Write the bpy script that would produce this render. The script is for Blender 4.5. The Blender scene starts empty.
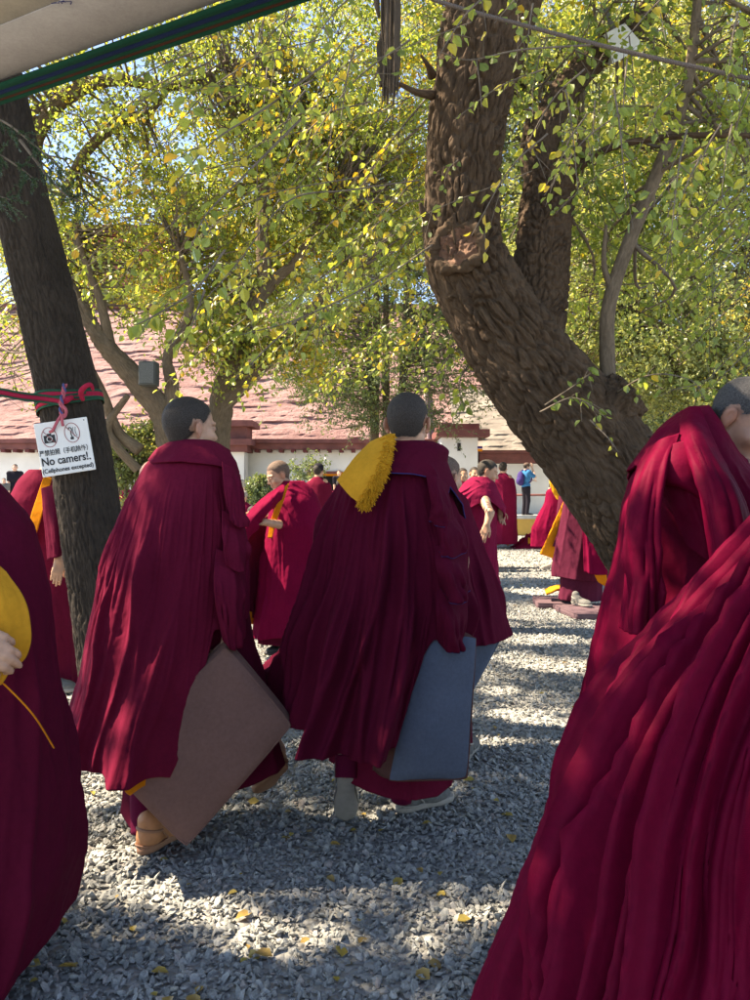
import bpy, math, random
import numpy as np
from mathutils import Vector, Matrix

sc = bpy.context.scene
COL = sc.collection
# ---------------------------------------------------------------- camera
F, EYE, HZ = 780.0, 1.33, 490.0          # focal length in photo pixels, eye height, horizon row
cd = bpy.data.cameras.new('camera')
cam = bpy.data.objects.new('camera', cd); COL.objects.link(cam)
cd.sensor_fit = 'VERTICAL'; cd.sensor_height = 36.0; cd.lens = 36.0 * F / 1000.0
cd.shift_y = -0.01; cd.clip_start = 0.05; cd.clip_end = 2000
cam.location = (0, 0, EYE); cam.rotation_euler = (math.radians(90), 0, 0)
sc.camera = cam
# ---------------------------------------------------------------- sky, sun, exposure
S = Vector((-0.61, 0.08, 0.785)).normalized()      # towards the sun
w = bpy.data.worlds.new('World'); sc.world = w; w.use_nodes = True
nt = w.node_tree; bg = nt.nodes['Background']
sky = nt.nodes.new('ShaderNodeTexSky'); sky.sky_type = 'NISHITA'; sky.sun_disc = False
sky.sun_elevation = math.asin(S.z); sky.sun_rotation = math.atan2(S.x, S.y)
sky.altitude = 3600; sky.air_density = 0.8; sky.dust_density = 0.6; sky.ozone_density = 1.4
nt.links.new(sky.outputs[0], bg.inputs[0]); bg.inputs[1].default_value = 0.15
sl = bpy.data.lights.new('sun', 'SUN'); sl.energy = 4.8; sl.angle = math.radians(0.5); sl.color = (1, 0.95, 0.87)
so = bpy.data.objects.new('sun', sl); COL.objects.link(so)
so.rotation_euler = S.to_track_quat('Z', 'Y').to_euler(); so.location = (-20, -10, 30)
sc.view_settings.view_transform = 'Standard'; sc.view_settings.look = 'None'
sc.view_settings.exposure = 2.15; sc.view_settings.gamma = 1.0
sc.view_settings.use_curve_mapping = False
sc.view_settings.use_white_balance = True; sc.view_settings.white_balance_temperature = 8400; sc.view_settings.white_balance_tint = 10
sc.render.engine = 'CYCLES'
sc.cycles.max_bounces = 7; sc.cycles.diffuse_bounces = 4; sc.cycles.transmission_bounces = 4
sc.cycles.caustics_reflective = False; sc.cycles.caustics_refractive = False
sc.cycles.use_denoising = True
SUN = np.array(S)

# ---------------------------------------------------------------- measuring and object helpers
def P(px, py, Y):
    """the point that stands Y metres ahead and is measured at (px, py) in the photograph"""
    return np.array(((px - 375.0) / F * Y, Y, EYE - (py - HZ) / F * Y))
def ground_depth(py): return F * EYE / (py - HZ)

def tag(o, label=None, cat=None, group=None, kind=None):
    if label: o['label'] = label
    if cat: o['category'] = cat
    if group: o['group'] = group
    if kind: o['kind'] = kind
    return o
def empty(name, loc, label=None, cat=None, group=None):
    o = bpy.data.objects.new(name, None); COL.objects.link(o)
    o.location = tuple(float(c) for c in loc); o.empty_display_size = 0.1
    return tag(o, label, cat, group)
def base_of(parent):
    b = np.zeros(3)
    while parent is not None:
        b = b + np.array(parent.location); parent = parent.parent
    return b
def mesh_obj(name, V, faces, mat, parent=None, smooth=True, attrs=None, thick=0, sub=0):
    """faces: one int array (n,3)/(n,4), or a list of such arrays"""
    V = np.asarray(V, dtype=np.float64)
    if parent is not None: V = V - base_of(parent)
    me = bpy.data.meshes.new(name)
    fl = faces if isinstance(faces, list) else [faces]
    fl = [np.asarray(f, dtype=np.int32) for f in fl if len(f)]
    loops = np.concatenate([f.ravel() for f in fl])
    tot = np.concatenate([np.full(len(f), f.shape[1], np.int32) for f in fl])
    start = np.concatenate([[0], np.cumsum(tot)[:-1]]).astype(np.int32)
    me.vertices.add(len(V)); me.vertices.foreach_set('co', V.astype(np.float32).ravel())
    me.loops.add(len(loops)); me.loops.foreach_set('vertex_index', loops)
    me.polygons.add(len(tot)); me.polygons.foreach_set('loop_start', start)
    me.polygons.foreach_set('loop_total', tot)
    me.update(calc_edges=True); me.validate()
    if smooth: me.polygons.foreach_set('use_smooth', np.ones(len(me.polygons), dtype=bool))
    else: me.polygons.foreach_set('use_smooth', np.zeros(len(me.polygons), dtype=bool))
    for k, a in (attrs or {}).items():
        at = me.attributes.new(k, 'FLOAT', 'POINT'); at.data.foreach_set('value', np.asarray(a, np.float32))
    o = bpy.data.objects.new(name, me); COL.objects.link(o)
    if mat is not None:
        for m in (mat if isinstance(mat, (list, tuple)) else [mat]): me.materials.append(m)
    if parent is not None: o.parent = parent
    if thick:
        md = o.modifiers.new('Solidify', 'SOLIDIFY'); md.thickness = thick; md.offset = 0
    if sub:
        md = o.modifiers.new('Subdivision', 'SUBSURF'); md.levels = sub; md.render_levels = sub
    return o
def grid_faces(nr, nc, wrap=False):
    r = np.arange(nr - 1)[:, None]; c = np.arange(nc if wrap else nc - 1)[None, :]
    c2 = (c + 1) % nc
    return np.stack([r * nc + c, r * nc + c2, (r + 1) * nc + c2, (r + 1) * nc + c], -1).reshape(-1, 4)
class MB:
    """collects pieces for ONE mesh"""
    def __init__(s): s.V = []; s.F = {3: [], 4: []}; s.n = 0; s.A = {}
    def add(s, V, faces, **attrs):
        V = np.asarray(V, float)
        for f in (faces if isinstance(faces, list) else [faces]):
            f = np.asarray(f)
            if len(f): s.F[f.shape[1]].append(f + s.n)
        for k, a in attrs.items(): s.A.setdefault(k, []).append(np.broadcast_to(np.asarray(a, float), (len(V),)))
        s.V.append(V); s.n += len(V); return s
    def box(s, c, h, R=None):
        q = np.array([[x, y, z] for z in (-1, 1) for y in (-1, 1) for x in (-1, 1)], float) * np.asarray(h, float)
        if R is not None: q = q @ np.asarray(R).T
        return s.add(q + np.asarray(c, float), np.array([[0, 2, 3, 1], [4, 5, 7, 6], [0, 1, 5, 4], [2, 6, 7, 3], [0, 4, 6, 2], [1, 3, 7, 5]]))
    def tube(s, pts, rad, seg=10, n=None, caps=True):
        V, Fc = tube(pts, rad, seg, n, caps); return s.add(V, Fc)
    def build(s, name, mat, parent=None, smooth=True, thick=0, bevel=0, sub=0):
        fl = [np.concatenate(f) for f in s.F.values() if f]
        o = mesh_obj(name, np.concatenate(s.V), fl, mat, parent, smooth, {k: np.concatenate(a) for k, a in s.A.items()}, thick, sub)
        if bevel:
            md = o.modifiers.new('Bevel', 'BEVEL'); md.width = bevel; md.segments = 2; md.limit_method = 'ANGLE'
        return o

def catmull(pts, n):
    pts = np.asarray(pts, float)
    if len(pts) == 2: return pts[0] + (pts[1] - pts[0]) * np.linspace(0, 1, n)[:, None]
    q = np.concatenate([[2 * pts[0] - pts[1]], pts, [2 * pts[-1] - pts[-2]]])
    t = np.linspace(0, len(pts) - 1, n); i = np.minimum(t.astype(int), len(pts) - 2); f = (t - i)[:, None]
    a, b, c, d = q[i], q[i + 1], q[i + 2], q[i + 3]
    return 0.5 * (2 * b + (c - a) * f + (2 * a - 5 * b + 4 * c - d) * f * f + (3 * b - a - 3 * c + d) * f ** 3)
def frames(p):
    t = np.gradient(p, axis=0); t /= np.linalg.norm(t, axis=1)[:, None] + 1e-12
    ref = np.array([0, -1.0, 0.15]) if abs(t[0] @ np.array([0, -1.0, 0.15])) < 0.9 else np.array([1.0, 0, 0])
    N = np.zeros_like(p); u = ref - t[0] * (ref @ t[0]); u /= np.linalg.norm(u); N[0] = u
    for i in range(1, len(p)):
        u = N[i - 1] - t[i] * (N[i - 1] @ t[i]); N[i] = u / (np.linalg.norm(u) + 1e-12)
    return t, N, np.cross(t, N)
def tube(pts, rad, seg=10, n=None, caps=True, disp=None):
    n = n or max(2, len(pts))
    p = catmull(pts, n); r = np.interp(np.linspace(0, 1, n), np.linspace(0, 1, len(rad)), rad) if np.ndim(rad) else np.full(n, rad)
    t, N, B = frames(p)
    a = np.linspace(0, 2 * math.pi, seg, endpoint=False)
    d = N[:, None] * np.cos(a)[None, :, None] + B[:, None] * np.sin(a)[None, :, None]
    rr = r[:, None] * np.ones(seg)
    if disp is not None:
        L = np.concatenate([[0], np.cumsum(np.linalg.norm(np.diff(p, axis=0), axis=1))])
        rr = rr + disp(d, L[:, None] * np.ones(seg), r[:, None] * np.ones(seg), p[:, None] + d * rr[..., None])
    V = (p[:, None] + d * rr[..., None]).reshape(-1, 3)
    fc = grid_faces(n, seg, True)
    if caps:
        k = len(V); V = np.concatenate([V, p[:1], p[-1:]])
        j = np.arange(seg); j2 = (j + 1) % seg
        return V, [fc, np.stack([j2, j, np.full(seg, k)], -1), np.stack([(n - 1) * seg + j, (n - 1) * seg + j2, np.full(seg, k + 1)], -1)]
    return V, [fc]

# ---------------------------------------------------------------- noise
def _h(i, j, k, s):
    n = (i.astype(np.int64) * 374761393 + j.astype(np.int64) * 668265263 + k.astype(np.int64) * 2147483647 + s * 1274126177) & 0xffffffff
    n = ((n ^ (n >> 13)) * 1274126177) & 0xffffffff
    return ((n ^ (n >> 16)) & 0xffff) / 65535.0
def vnoise(p, seed=0):
    p = np.asarray(p, float); i = np.floor(p).astype(np.int64); f = p - i; f = f * f * (3 - 2 * f)
    x, y, z = i[..., 0], i[..., 1], i[..., 2]; r = 0
    for dx in (0, 1):
        for dy in (0, 1):
            for dz in (0, 1):
                wgt = (f[..., 0] if dx else 1 - f[..., 0]) * (f[..., 1] if dy else 1 - f[..., 1]) * (f[..., 2] if dz else 1 - f[..., 2])
                r = r + wgt * _h(x + dx, y + dy, z + dz, seed)
    return r * 2 - 1
def fbm(p, seed=0, o=4):
    p = np.asarray(p, float); r = 0; a = 1.0; tot = 0
    for k in range(o): r = r + a * vnoise(p * 2 ** k, seed + k * 17); tot += a; a *= 0.5
    return r / tot
def worley(u, v, seed=0):
    iu, iv = np.floor(u).astype(np.int64), np.floor(v).astype(np.int64); F1 = np.full(u.shape, 9.0); F2 = F1.copy()
    for a in (-1, 0, 1):
        for b in (-1, 0, 1):
            ox, oy = _h(iu + a, iv + b, iu * 0, seed), _h(iu + a, iv + b, iu * 0 + 1, seed)
            d = np.hypot(iu + a + ox - u, iv + b + oy - v); F2 = np.where(d < F1, F1, np.minimum(F2, d)); F1 = np.minimum(F1, d)
    return F1, F2
def sstep(a, b, x):
    t = np.clip((x - a) / (b - a + 1e-9), 0, 1); return t * t * (3 - 2 * t)

# ---------------------------------------------------------------- materials
class NT:
    def __init__(s, name):
        s.m = bpy.data.materials.new(name); s.m.use_nodes = True; s.t = s.m.node_tree
        s.b = s.t.nodes['Principled BSDF']; s.out = s.t.nodes['Material Output']
    def n(s, typ, ins=None, **kw):
        nd = s.t.nodes.new('ShaderNode' + typ)
        for k, v in kw.items(): setattr(nd, k, v)
        for k, v in (ins or {}).items():
            if isinstance(v, bpy.types.NodeSocket): s.t.links.new(v, nd.inputs[k])
            else: nd.inputs[k].default_value = v
        return nd
    def set(s, k, v):
        if isinstance(v, bpy.types.NodeSocket): s.t.links.new(v, s.b.inputs[k])
        else: s.b.inputs[k].default_value = v
    def ramp(s, fac, stops, interp='LINEAR'):
        r = s.n('ValToRGB', {'Fac': fac}); cr = r.color_ramp; cr.interpolation = interp
        while len(cr.elements) < len(stops): cr.elements.new(0.5)
        for e, (p, c) in zip(cr.elements, stops): e.position = p; e.color = (*c, 1)
        return r.outputs[0]
    def mix(s, fac, a, b, mode='MIX'):
        m = s.n('MixRGB', {'Fac': fac, 'Color1': a if isinstance(a, bpy.types.NodeSocket) else (*a, 1), 'Color2': b if isinstance(b, bpy.types.NodeSocket) else (*b, 1)}, blend_type=mode)
        return m.outputs[0]
    def obj(s, scale=(1, 1, 1)):
        c = s.n('TexCoord').outputs['Object']
        return s.n('Mapping', {'Vector': c, 'Scale': scale}).outputs[0]
    def noise(s, vec, sc_, det=3, rough=0.55):
        return s.n('TexNoise', {'Vector': vec, 'Scale': sc_, 'Detail': det, 'Roughness': rough}).outputs['Fac']
    def bump(s, hgt, strength, dist=0.01, normal=None):
        ins = {'Height': hgt, 'Strength': strength, 'Distance': dist}
        if normal is not None: ins['Normal'] = normal
        return s.n('Bump', ins).outputs[0]
    def attr(s, nm): return s.n('Attribute', attribute_name=nm).outputs['Fac']

def plain(name, col, rough=0.7, var=0.12, scale=8, bump=0.15, metal=0, spec=0.35):
    t = NT(name); v = t.obj(); nz = t.noise(v, scale, 4)
    lo = tuple(c * (1 - var) for c in col); hi = tuple(min(1, c * (1 + var)) for c in col)
    t.set('Base Color', t.ramp(nz, [(0.3, lo), (0.7, hi)])); t.set('Roughness', rough); t.set('Metallic', metal)
    t.set('Specular IOR Level', spec)
    if bump: t.set('Normal', t.bump(t.noise(v, scale * 12, 3), bump, 0.004))
    return t.m
def cloth(name, col, sheen=0.4, stint=None, rough=0.85, weave=900, trans=0.0):
    t = NT(name); v = t.obj()
    nz = t.noise(v, 5.0, 5, 0.6); nz2 = t.noise(v, 70, 3, 0.7)
    lo = tuple(c * 0.88 for c in col); hi = tuple(c * 1.12 for c in col)
    c1 = t.ramp(nz, [(0.3, lo), (0.7, hi)])
    c2 = t.mix(0.22, c1, t.ramp(nz2, [(0.25, tuple(c * 0.5 for c in col)), (0.75, tuple(c * 1.5 for c in col))]))
    t.set('Base Color', c2); t.set('Roughness', rough); t.set('Specular IOR Level', 0.04)
    t.set('Sheen Weight', sheen * 0.5); t.set('Sheen Roughness', 0.4); t.set('Sheen Tint', (*(stint or tuple(min(1, c * 4 + 0.1) for c in col)), 1))
    wv = t.n('TexWave', {'Vector': t.obj((1, 1, 1)), 'Scale': weave / 6, 'Distortion': 2.0, 'Detail': 1.0}, wave_type='BANDS', bands_direction='DIAGONAL').outputs['Fac']
    b1 = t.bump(wv, 0.12, 0.001)
    b2 = t.bump(t.noise(v, 16, 5, 0.65), 0.14, 0.012, b1)
    b3 = t.bump(nz2, 0.25, 0.003, b2)
    t.set('Normal', b3)
    if trans:
        tr = t.n('BsdfTranslucent', {'Color': (*tuple(min(1, c * 1.3) for c in col), 1)})
        ms = t.n('MixShader', {0: trans, 1: t.b.outputs[0], 2: tr.outputs[0]})
        t.t.links.new(ms.outputs[0], t.out.inputs[0])
    return t.m

M = {}
M['robe'] = cloth('maroon_wool', (0.122, 0.007, 0.024), 0.10, (0.6, 0.06, 0.2))
M['robe_dark'] = cloth('dark_maroon_wool', (0.075, 0.004, 0.016), 0.10, (0.5, 0.06, 0.18))
M['robe_red'] = cloth('crimson_wool', (0.145, 0.003, 0.025), 0.10, (0.7, 0.05, 0.2))
M['robe_pink'] = cloth('faded_crimson_wool', (0.17, 0.008, 0.036), 0.10, (0.8, 0.1, 0.25))
M['robe_plum'] = cloth('plum_wool', (0.082, 0.012, 0.028), 0.1, (0.5, 0.12, 0.2))
M['velvet'] = cloth('crimson_velvet', (0.100, 0.0012, 0.015), 0.14, (0.9, 0.02, 0.16), 0.62)
M['black_cloth'] = cloth('black_cloth', (0.018, 0.016, 0.022), 0.1)
M['orange'] = cloth('orange_cotton', (0.55, 0.17, 0.012), 0.2)
M['yellow'] = cloth('golden_cotton', (0.52, 0.235, 0.022), 0.1)
M['fleece'] = cloth('golden_fleece', (0.54, 0.25, 0.02), 0.3, (1, 0.7, 0.2), 0.95)
M['navy_thread'] = cloth('navy_thread', (0.03, 0.03, 0.12), 0.2)
M['blue_pad'] = cloth('slate_blue_canvas', (0.088, 0.106, 0.145), 0.1)
M['brown_pad'] = cloth('brown_canvas', (0.185, 0.100, 0.082), 0.1)
M['pad_edge'] = cloth('dark_brown_canvas', (0.10, 0.045, 0.038), 0.15)
M['mat_plum'] = cloth('plum_grey_canvas', (0.12, 0.075, 0.085), 0.1)
M['shirt_blue'] = cloth('blue_cotton', (0.03, 0.14, 0.30), 0.15)
M['pack'] = cloth('violet_nylon', (0.045, 0.03, 0.12), 0.15)
M['shoe_grey'] = plain('grey_mesh_fabric', (0.12, 0.115, 0.108), 0.85, 0.2, 60, 0.4)
M['shoe_tan'] = plain('tan_leather', (0.44, 0.19, 0.085), 0.5, 0.15, 30, 0.2)
M['shoe_black'] = plain('black_leather', (0.02, 0.018, 0.02), 0.45, 0.2, 30, 0.2)
M['sole_pale'] = plain('pale_rubber', (0.27, 0.245, 0.215), 0.8, 0.1, 40, 0.2)
M['sole_tan'] = plain('tan_rubber', (0.30, 0.15, 0.09), 0.75, 0.1, 40, 0.2)
M['sock'] = cloth('maroon_sock', (0.10, 0.006, 0.028), 0.2)
# ================================================================= SETTING
rng = np.random.default_rng(7); random.seed(7)
def struct(o): o['kind'] = 'structure'; return o

def ground_mat():
    t = NT('gravel_bed'); v = t.obj()
    vo = t.n('TexVoronoi', {'Vector': v, 'Scale': 34.0}); cell = vo.outputs['Color']
    sep = t.n('SeparateColor', {0: cell}).outputs[0]
    big = t.noise(v, 0.6, 4)
    c = t.ramp(sep, [(0.0, (0.15, 0.145, 0.135)), (0.5, (0.27, 0.265, 0.25)), (1.0, (0.40, 0.39, 0.375))])
    c = t.mix(0.35, c, t.ramp(big, [(0.35, (0.20, 0.185, 0.155)), (0.65, (0.33, 0.325, 0.31))]))
    t.set('Base Color', c); t.set('Roughness', 0.9)
    d = t.n('Math', {0: vo.outputs['Distance']}, operation='MULTIPLY'); d.inputs[1].default_value = -1.0
    t.set('Normal', t.bump(d.outputs[0], 0.9, 0.03, t.bump(t.noise(v, 90, 3), 0.4, 0.01)))
    return t.m
def stone_mat():
    t = NT('crushed_stone'); v = t.obj(); a = t.attr('tone')
    c = t.ramp(a, [(0.0, (0.13, 0.13, 0.12)), (0.35, (0.225, 0.23, 0.212)), (0.75, (0.33, 0.33, 0.305)), (0.92, (0.43, 0.42, 0.39)), (1.0, (0.34, 0.25, 0.20))])
    c = t.mix(0.4, c, t.ramp(t.noise(v, 120, 3), [(0.3, (0.12, 0.12, 0.115)), (0.7, (0.39, 0.385, 0.37))]))
    t.set('Base Color', c); t.set('Roughness', 0.85); t.set('Normal', t.bump(t.noise(v, 260, 3), 0.5, 0.004))
    return t.m
M['ground'] = ground_mat(); M['stone'] = stone_mat()
g = 400.0
xs = np.concatenate([np.linspace(-g, -20, 14), np.linspace(-18, 18, 73), np.linspace(20, g, 14)])
ys = np.concatenate([np.linspace(-g, -6, 12), np.linspace(-5, 40, 91), np.linspace(42, g, 14)])
XX, YY = np.meshgrid(xs, ys); ZZ = fbm(np.stack([XX * 0.9, YY * 0.9, XX * 0], -1), 3) * 0.022 - 0.012
struct(mesh_obj('ground', np.stack([XX, YY, ZZ], -1).reshape(-1, 3), grid_faces(len(ys), len(xs)), M['ground']))

def stones():
    mb = MB()
    phi = (1 + 5 ** 0.5) / 2
    ico = np.array([(-1, phi, 0), (1, phi, 0), (-1, -phi, 0), (1, -phi, 0), (0, -1, phi), (0, 1, phi), (0, -1, -phi), (0, 1, -phi), (phi, 0, -1), (phi, 0, 1), (-phi, 0, -1), (-phi, 0, 1)]) / 1.9
    icof = np.array([(0, 11, 5), (0, 5, 1), (0, 1, 7), (0, 7, 10), (0, 10, 11), (1, 5, 9), (5, 11, 4), (11, 10, 2), (10, 7, 6), (7, 1, 8), (3, 9, 4), (3, 4, 2), (3, 2, 6), (3, 6, 8), (3, 8, 9), (4, 9, 5), (2, 4, 11), (6, 2, 10), (8, 6, 7), (9, 8, 1)])
    octv = np.array([(1, 0, 0), (0, 1, 0), (-1, 0, 0), (0, -1, 0), (0, 0, 1), (0, 0, -1)], float)
    octf = np.array([(0, 1, 4), (1, 2, 4), (2, 3, 4), (3, 0, 4), (1, 0, 5), (2, 1, 5), (3, 2, 5), (0, 3, 5)])
    def lay(y0, y1, dens, s0, s1, V0, F0, seed, wid=0.53):
        r = np.random.default_rng(seed); n = int(dens * (y1 ** 2 - y0 ** 2) * wid)
        y = np.sqrt(r.random(n) * (y1 ** 2 - y0 ** 2) + y0 ** 2); x = (r.random(n) * 2 - 1) * (wid * y + 0.25)
        s = s0 + (s1 - s0) * r.random(n) ** 1.7
        k = len(V0)
        q = V0[None] * (1 + 0.38 * r.standard_normal((n, k, 1))).clip(0.45, 1.7)
        sc3 = np.stack([0.75 + 0.6 * r.random(n), 0.55 + 0.4 * r.random(n), 0.38 + 0.32 * r.random(n)], -1) * s[:, None] * 0.55
        q = q * sc3[:, None]
        a = r.random(n) * 6.283; ca, sa = np.cos(a), np.sin(a)
        til = r.standard_normal((n, 2)) * 0.45
        x1 = q[..., 0] * ca[:, None] - q[..., 1] * sa[:, None]; y1_ = q[..., 0] * sa[:, None] + q[..., 1] * ca[:, None]
        z1 = q[..., 2] + til[:, 0:1] * x1 + til[:, 1:2] * y1_
        zz = fbm(np.stack([x * 0.9, y * 0.9, x * 0], -1), 3) * 0.022 - 0.012 + s * 0.10 + r.random(n) * 0.008
        V = np.stack([x1 + x[:, None], y1_ + y[:, None], z1 + zz[:, None]], -1).reshape(-1, 3)
        Fc = (F0[None] + (np.arange(n) * k)[:, None, None]).reshape(-1, 3)
        mb.add(V, Fc, tone=np.repeat(r.random(n), k))
    lay(1.8, 4.2, 4600, 0.009, 0.029, ico, icof, 11)
    lay(4.2, 9.0, 1500, 0.014, 0.036, octv, octf, 12)
    lay(9.0, 22.8, 240, 0.022, 0.05, octv, octf, 13)
    o = mb.build('gravel', M['stone'], None, smooth=False); o['kind'] = 'stuff'
stones()

# ------------------------------------------------- fallen leaves, foliage material
def leaf_mat(name, stops, trans=0.42, gloss=0.35):
    t = NT(name); a = t.attr('hue')
    c = t.ramp(a, stops)
    c = t.mix(0.3, c, t.ramp(t.noise(t.obj(), 40, 3), [(0.3, tuple(x * 0.6 for x in stops[1][1])), (0.7, tuple(min(1, x * 1.4) for x in stops[1][1]))]), 'MIX')
    t.set('Base Color', c); t.set('Roughness', 0.36); t.set('Specular IOR Level', gloss + .15)
    tr = t.n('BsdfTranslucent', {'Color': t.mix(1.0, c, (1.9, 1.7, 0.9), 'MULTIPLY')})
    ms = t.n('MixShader', {0: trans, 1: t.b.outputs[0], 2: tr.outputs[0]})
    t.t.links.new(ms.outputs[0], t.out.inputs[0]); return t.m
M['leaf'] = leaf_mat('elm_leaf', [(0.0, (0.085, 0.135, 0.040)), (0.35, (0.185, 0.245, 0.060)), (0.62, (0.31, 0.355, 0.075)), (0.8, (0.50, 0.41, 0.055)), (1.0, (0.58, 0.32, 0.03))], 0.5)
M['leaf_pale'] = leaf_mat('pale_leaf', [(0.0, (0.13, 0.175, 0.085)), (0.35, (0.22, 0.26, 0.11)), (0.62, (0.33, 0.34, 0.12)), (0.85, (0.45, 0.39, 0.09)), (1.0, (0.5, 0.34, 0.05))], 0.45)
M['leaf_grey'] = leaf_mat('willow_leaf', [(0.0, (0.07, 0.11, 0.06)), (0.5, (0.12, 0.165, 0.075)), (0.8, (0.18, 0.21, 0.08)), (1.0, (0.3, 0.28, 0.06))], 0.35)
M['juniper'] = leaf_mat('juniper_scale', [(0.0, (0.02, 0.05, 0.025)), (0.5, (0.035, 0.075, 0.035)), (1.0, (0.06, 0.10, 0.04))], 0.15)
M['dry_leaf'] = leaf_mat('fallen_leaf', [(0.0, (0.26, 0.20, 0.07)), (0.4, (0.40, 0.30, 0.06)), (0.7, (0.32, 0.19, 0.07)), (1.0, (0.20, 0.13, 0.08))], 0.15)

def leaf_geo(mb, C, size, hue, r, aspect=0.6, down=0.5, axis=None, flat=0.5):
    """one folded oval leaf of two quads at each centre; axis: growing direction of each leaf"""
    n = len(C)
    if n == 0: return
    a = r.standard_normal((n, 3)) if axis is None else np.asarray(axis) + r.standard_normal((n, 3)) * 0.35
    a[:, 2] -= down; a /= np.linalg.norm(a, axis=1)[:, None]
    nn = r.standard_normal((n, 3)); nn[:, 2] += flat * 2
    nn -= a * (nn * a).sum(1)[:, None]; nn /= np.linalg.norm(nn, axis=1)[:, None] + 1e-9
    b = np.cross(nn, a); s = np.broadcast_to(size, (n,))[:, None]; wd = s * aspect * 0.5
    fold = 0.12 * s
    base = C; tip = C + a * s - nn * s * 0.12
    q = [base, C + a * s * 0.32 + b * wd + nn * fold, C + a * s * 0.68 + b * wd * 0.8 + nn * fold * 0.7, tip,
         C + a * s * 0.68 - b * wd * 0.8 + nn * fold * 0.7, C + a * s * 0.32 - b * wd + nn * fold]
    V = np.stack(q, 1).reshape(-1, 3)
    Fc = (np.array([[0, 1, 2, 3], [0, 3, 4, 5]])[None] + (np.arange(n) * 6)[:, None, None]).reshape(-1, 4)
    mb.add(V, Fc, hue=np.repeat(np.broadcast_to(hue, (n,)), 6))

def fallen():
    r = np.random.default_rng(5); mb = MB(); n = 420
    y = 2.0 + 12 * r.random(n) ** 1.5; x = (r.random(n) * 2 - 1) * (0.5 * y + 0.1)
    C = np.stack([x, y, fbm(np.stack([x * 0.9, y * 0.9, x * 0], -1), 3) * 0.022 + 0.002 + 0.008 * r.random(n)], -1)
    a = r.standard_normal((n, 3)); a[:, 2] *= 0.15
    leaf_geo(mb, C, 0.018 + 0.04 * r.random(n) ** 1.6, r.random(n), r, 0.7, 0, a * 3, 2.5)
    o = mb.build('fallen_leaves', M['dry_leaf']); o['kind'] = 'stuff'
fallen()

# ------------------------------------------------- far terrain
def hill():
    t = NT('scree'); v = t.obj()
    c = t.ramp(t.noise(v, 0.05, 6, 0.65), [(0.35, (0.16, 0.17, 0.10)), (0.55, (0.33, 0.30, 0.26)), (0.75, (0.44, 0.41, 0.37))])
    t.set('Base Color', c); t.set('Roughness', 0.95); t.set('Normal', t.bump(t.noise(v, 0.35, 6, 0.7), 0.8, 1.5)); 
    xs = np.linspace(-160, 190, 90); us = np.linspace(0, 1, 40)
    X, U = np.meshgrid(xs, us)
    h = 22 + 16 * sstep(-40, 90, X) + 10 * fbm(np.stack([X * 0.02, X * 0, X * 0], -1), 9)
    Y = 70 + U * 120; Z = -1 + h * U ** 0.9 + 3 * fbm(np.stack([X * 0.05, U * 5, X * 0], -1), 4) * U
    struct(mesh_obj('hill', np.stack([X, Y, Z], -1).reshape(-1, 3), grid_faces(40, 90), t.m))
hill()

# ------------------------------------------------- courtyard edge: platform, walls, buildings
M['whitewash'] = plain('whitewash', (0.60, 0.59, 0.57), 0.9, 0.10, 1.2, 0.6)
M['pinkwash'] = None
def pink():
    t = NT('pink_limewash'); v = t.obj()
    c = t.ramp(t.noise(v, 0.9, 6, 0.7), [(0.30, (0.17, 0.085, 0.078)), (0.5, (0.24, 0.13, 0.12)), (0.68, (0.29, 0.19, 0.18))])
    c = t.mix(0.5, c, t.ramp(t.noise(t.obj((1, 1, 3)), 3.0, 4, 0.7), [(0.35, (0.15, 0.065, 0.06)), (0.6, (0.28, 0.17, 0.16))]))
    t.set('Base Color', c); t.set('Roughness', 0.95); t.set('Normal', t.bump(t.noise(v, 9, 5, 0.7), 0.9, 0.06)); return t.m
M['pinkwash'] = pink()
M['red_wood'] = plain('oxblood_paint', (0.14, 0.045, 0.04), 0.7, 0.25, 3, 0.3)
M['dark'] = plain('interior_shade', (0.012, 0.011, 0.012), 0.8, 0.2, 3, 0)  # near-black colour stands in for the shade of unlit rooms
M['yellow_wash'] = plain('ochre_wash', (0.48, 0.29, 0.075), 0.9, 0.16, 2.0, 0.4)
M['stone_slab'] = plain('stone_slab', (0.42, 0.41, 0.39), 0.9, 0.2, 2.0, 0.5)
M['slope'] = plain('clay_slope', (0.22, 0.185, 0.155), 0.95, 0.3, 1.5, 0.8)

# raised platform across the far side of the court
mb = MB(); mb.box((0, 27.5, 0.27), (34, 4.5, 0.27)); pl = mb.build('raised_pavement', M['stone_slab'], smooth=False); struct(pl)
root = empty('platform_edge', (0, 22.95, 0), 'low ochre retaining wall along the far edge of the gravel court', 'wall')
MB().box((0, 22.97, 0.24), (33.9, 0.03, 0.24)).build('ochre_face', M['yellow_wash'], root, smooth=False)
MB().box((0, 22.96, 0.535), (33.9, 0.06, 0.055)).build('coping', M['stone_slab'], root, smooth=False)

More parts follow.
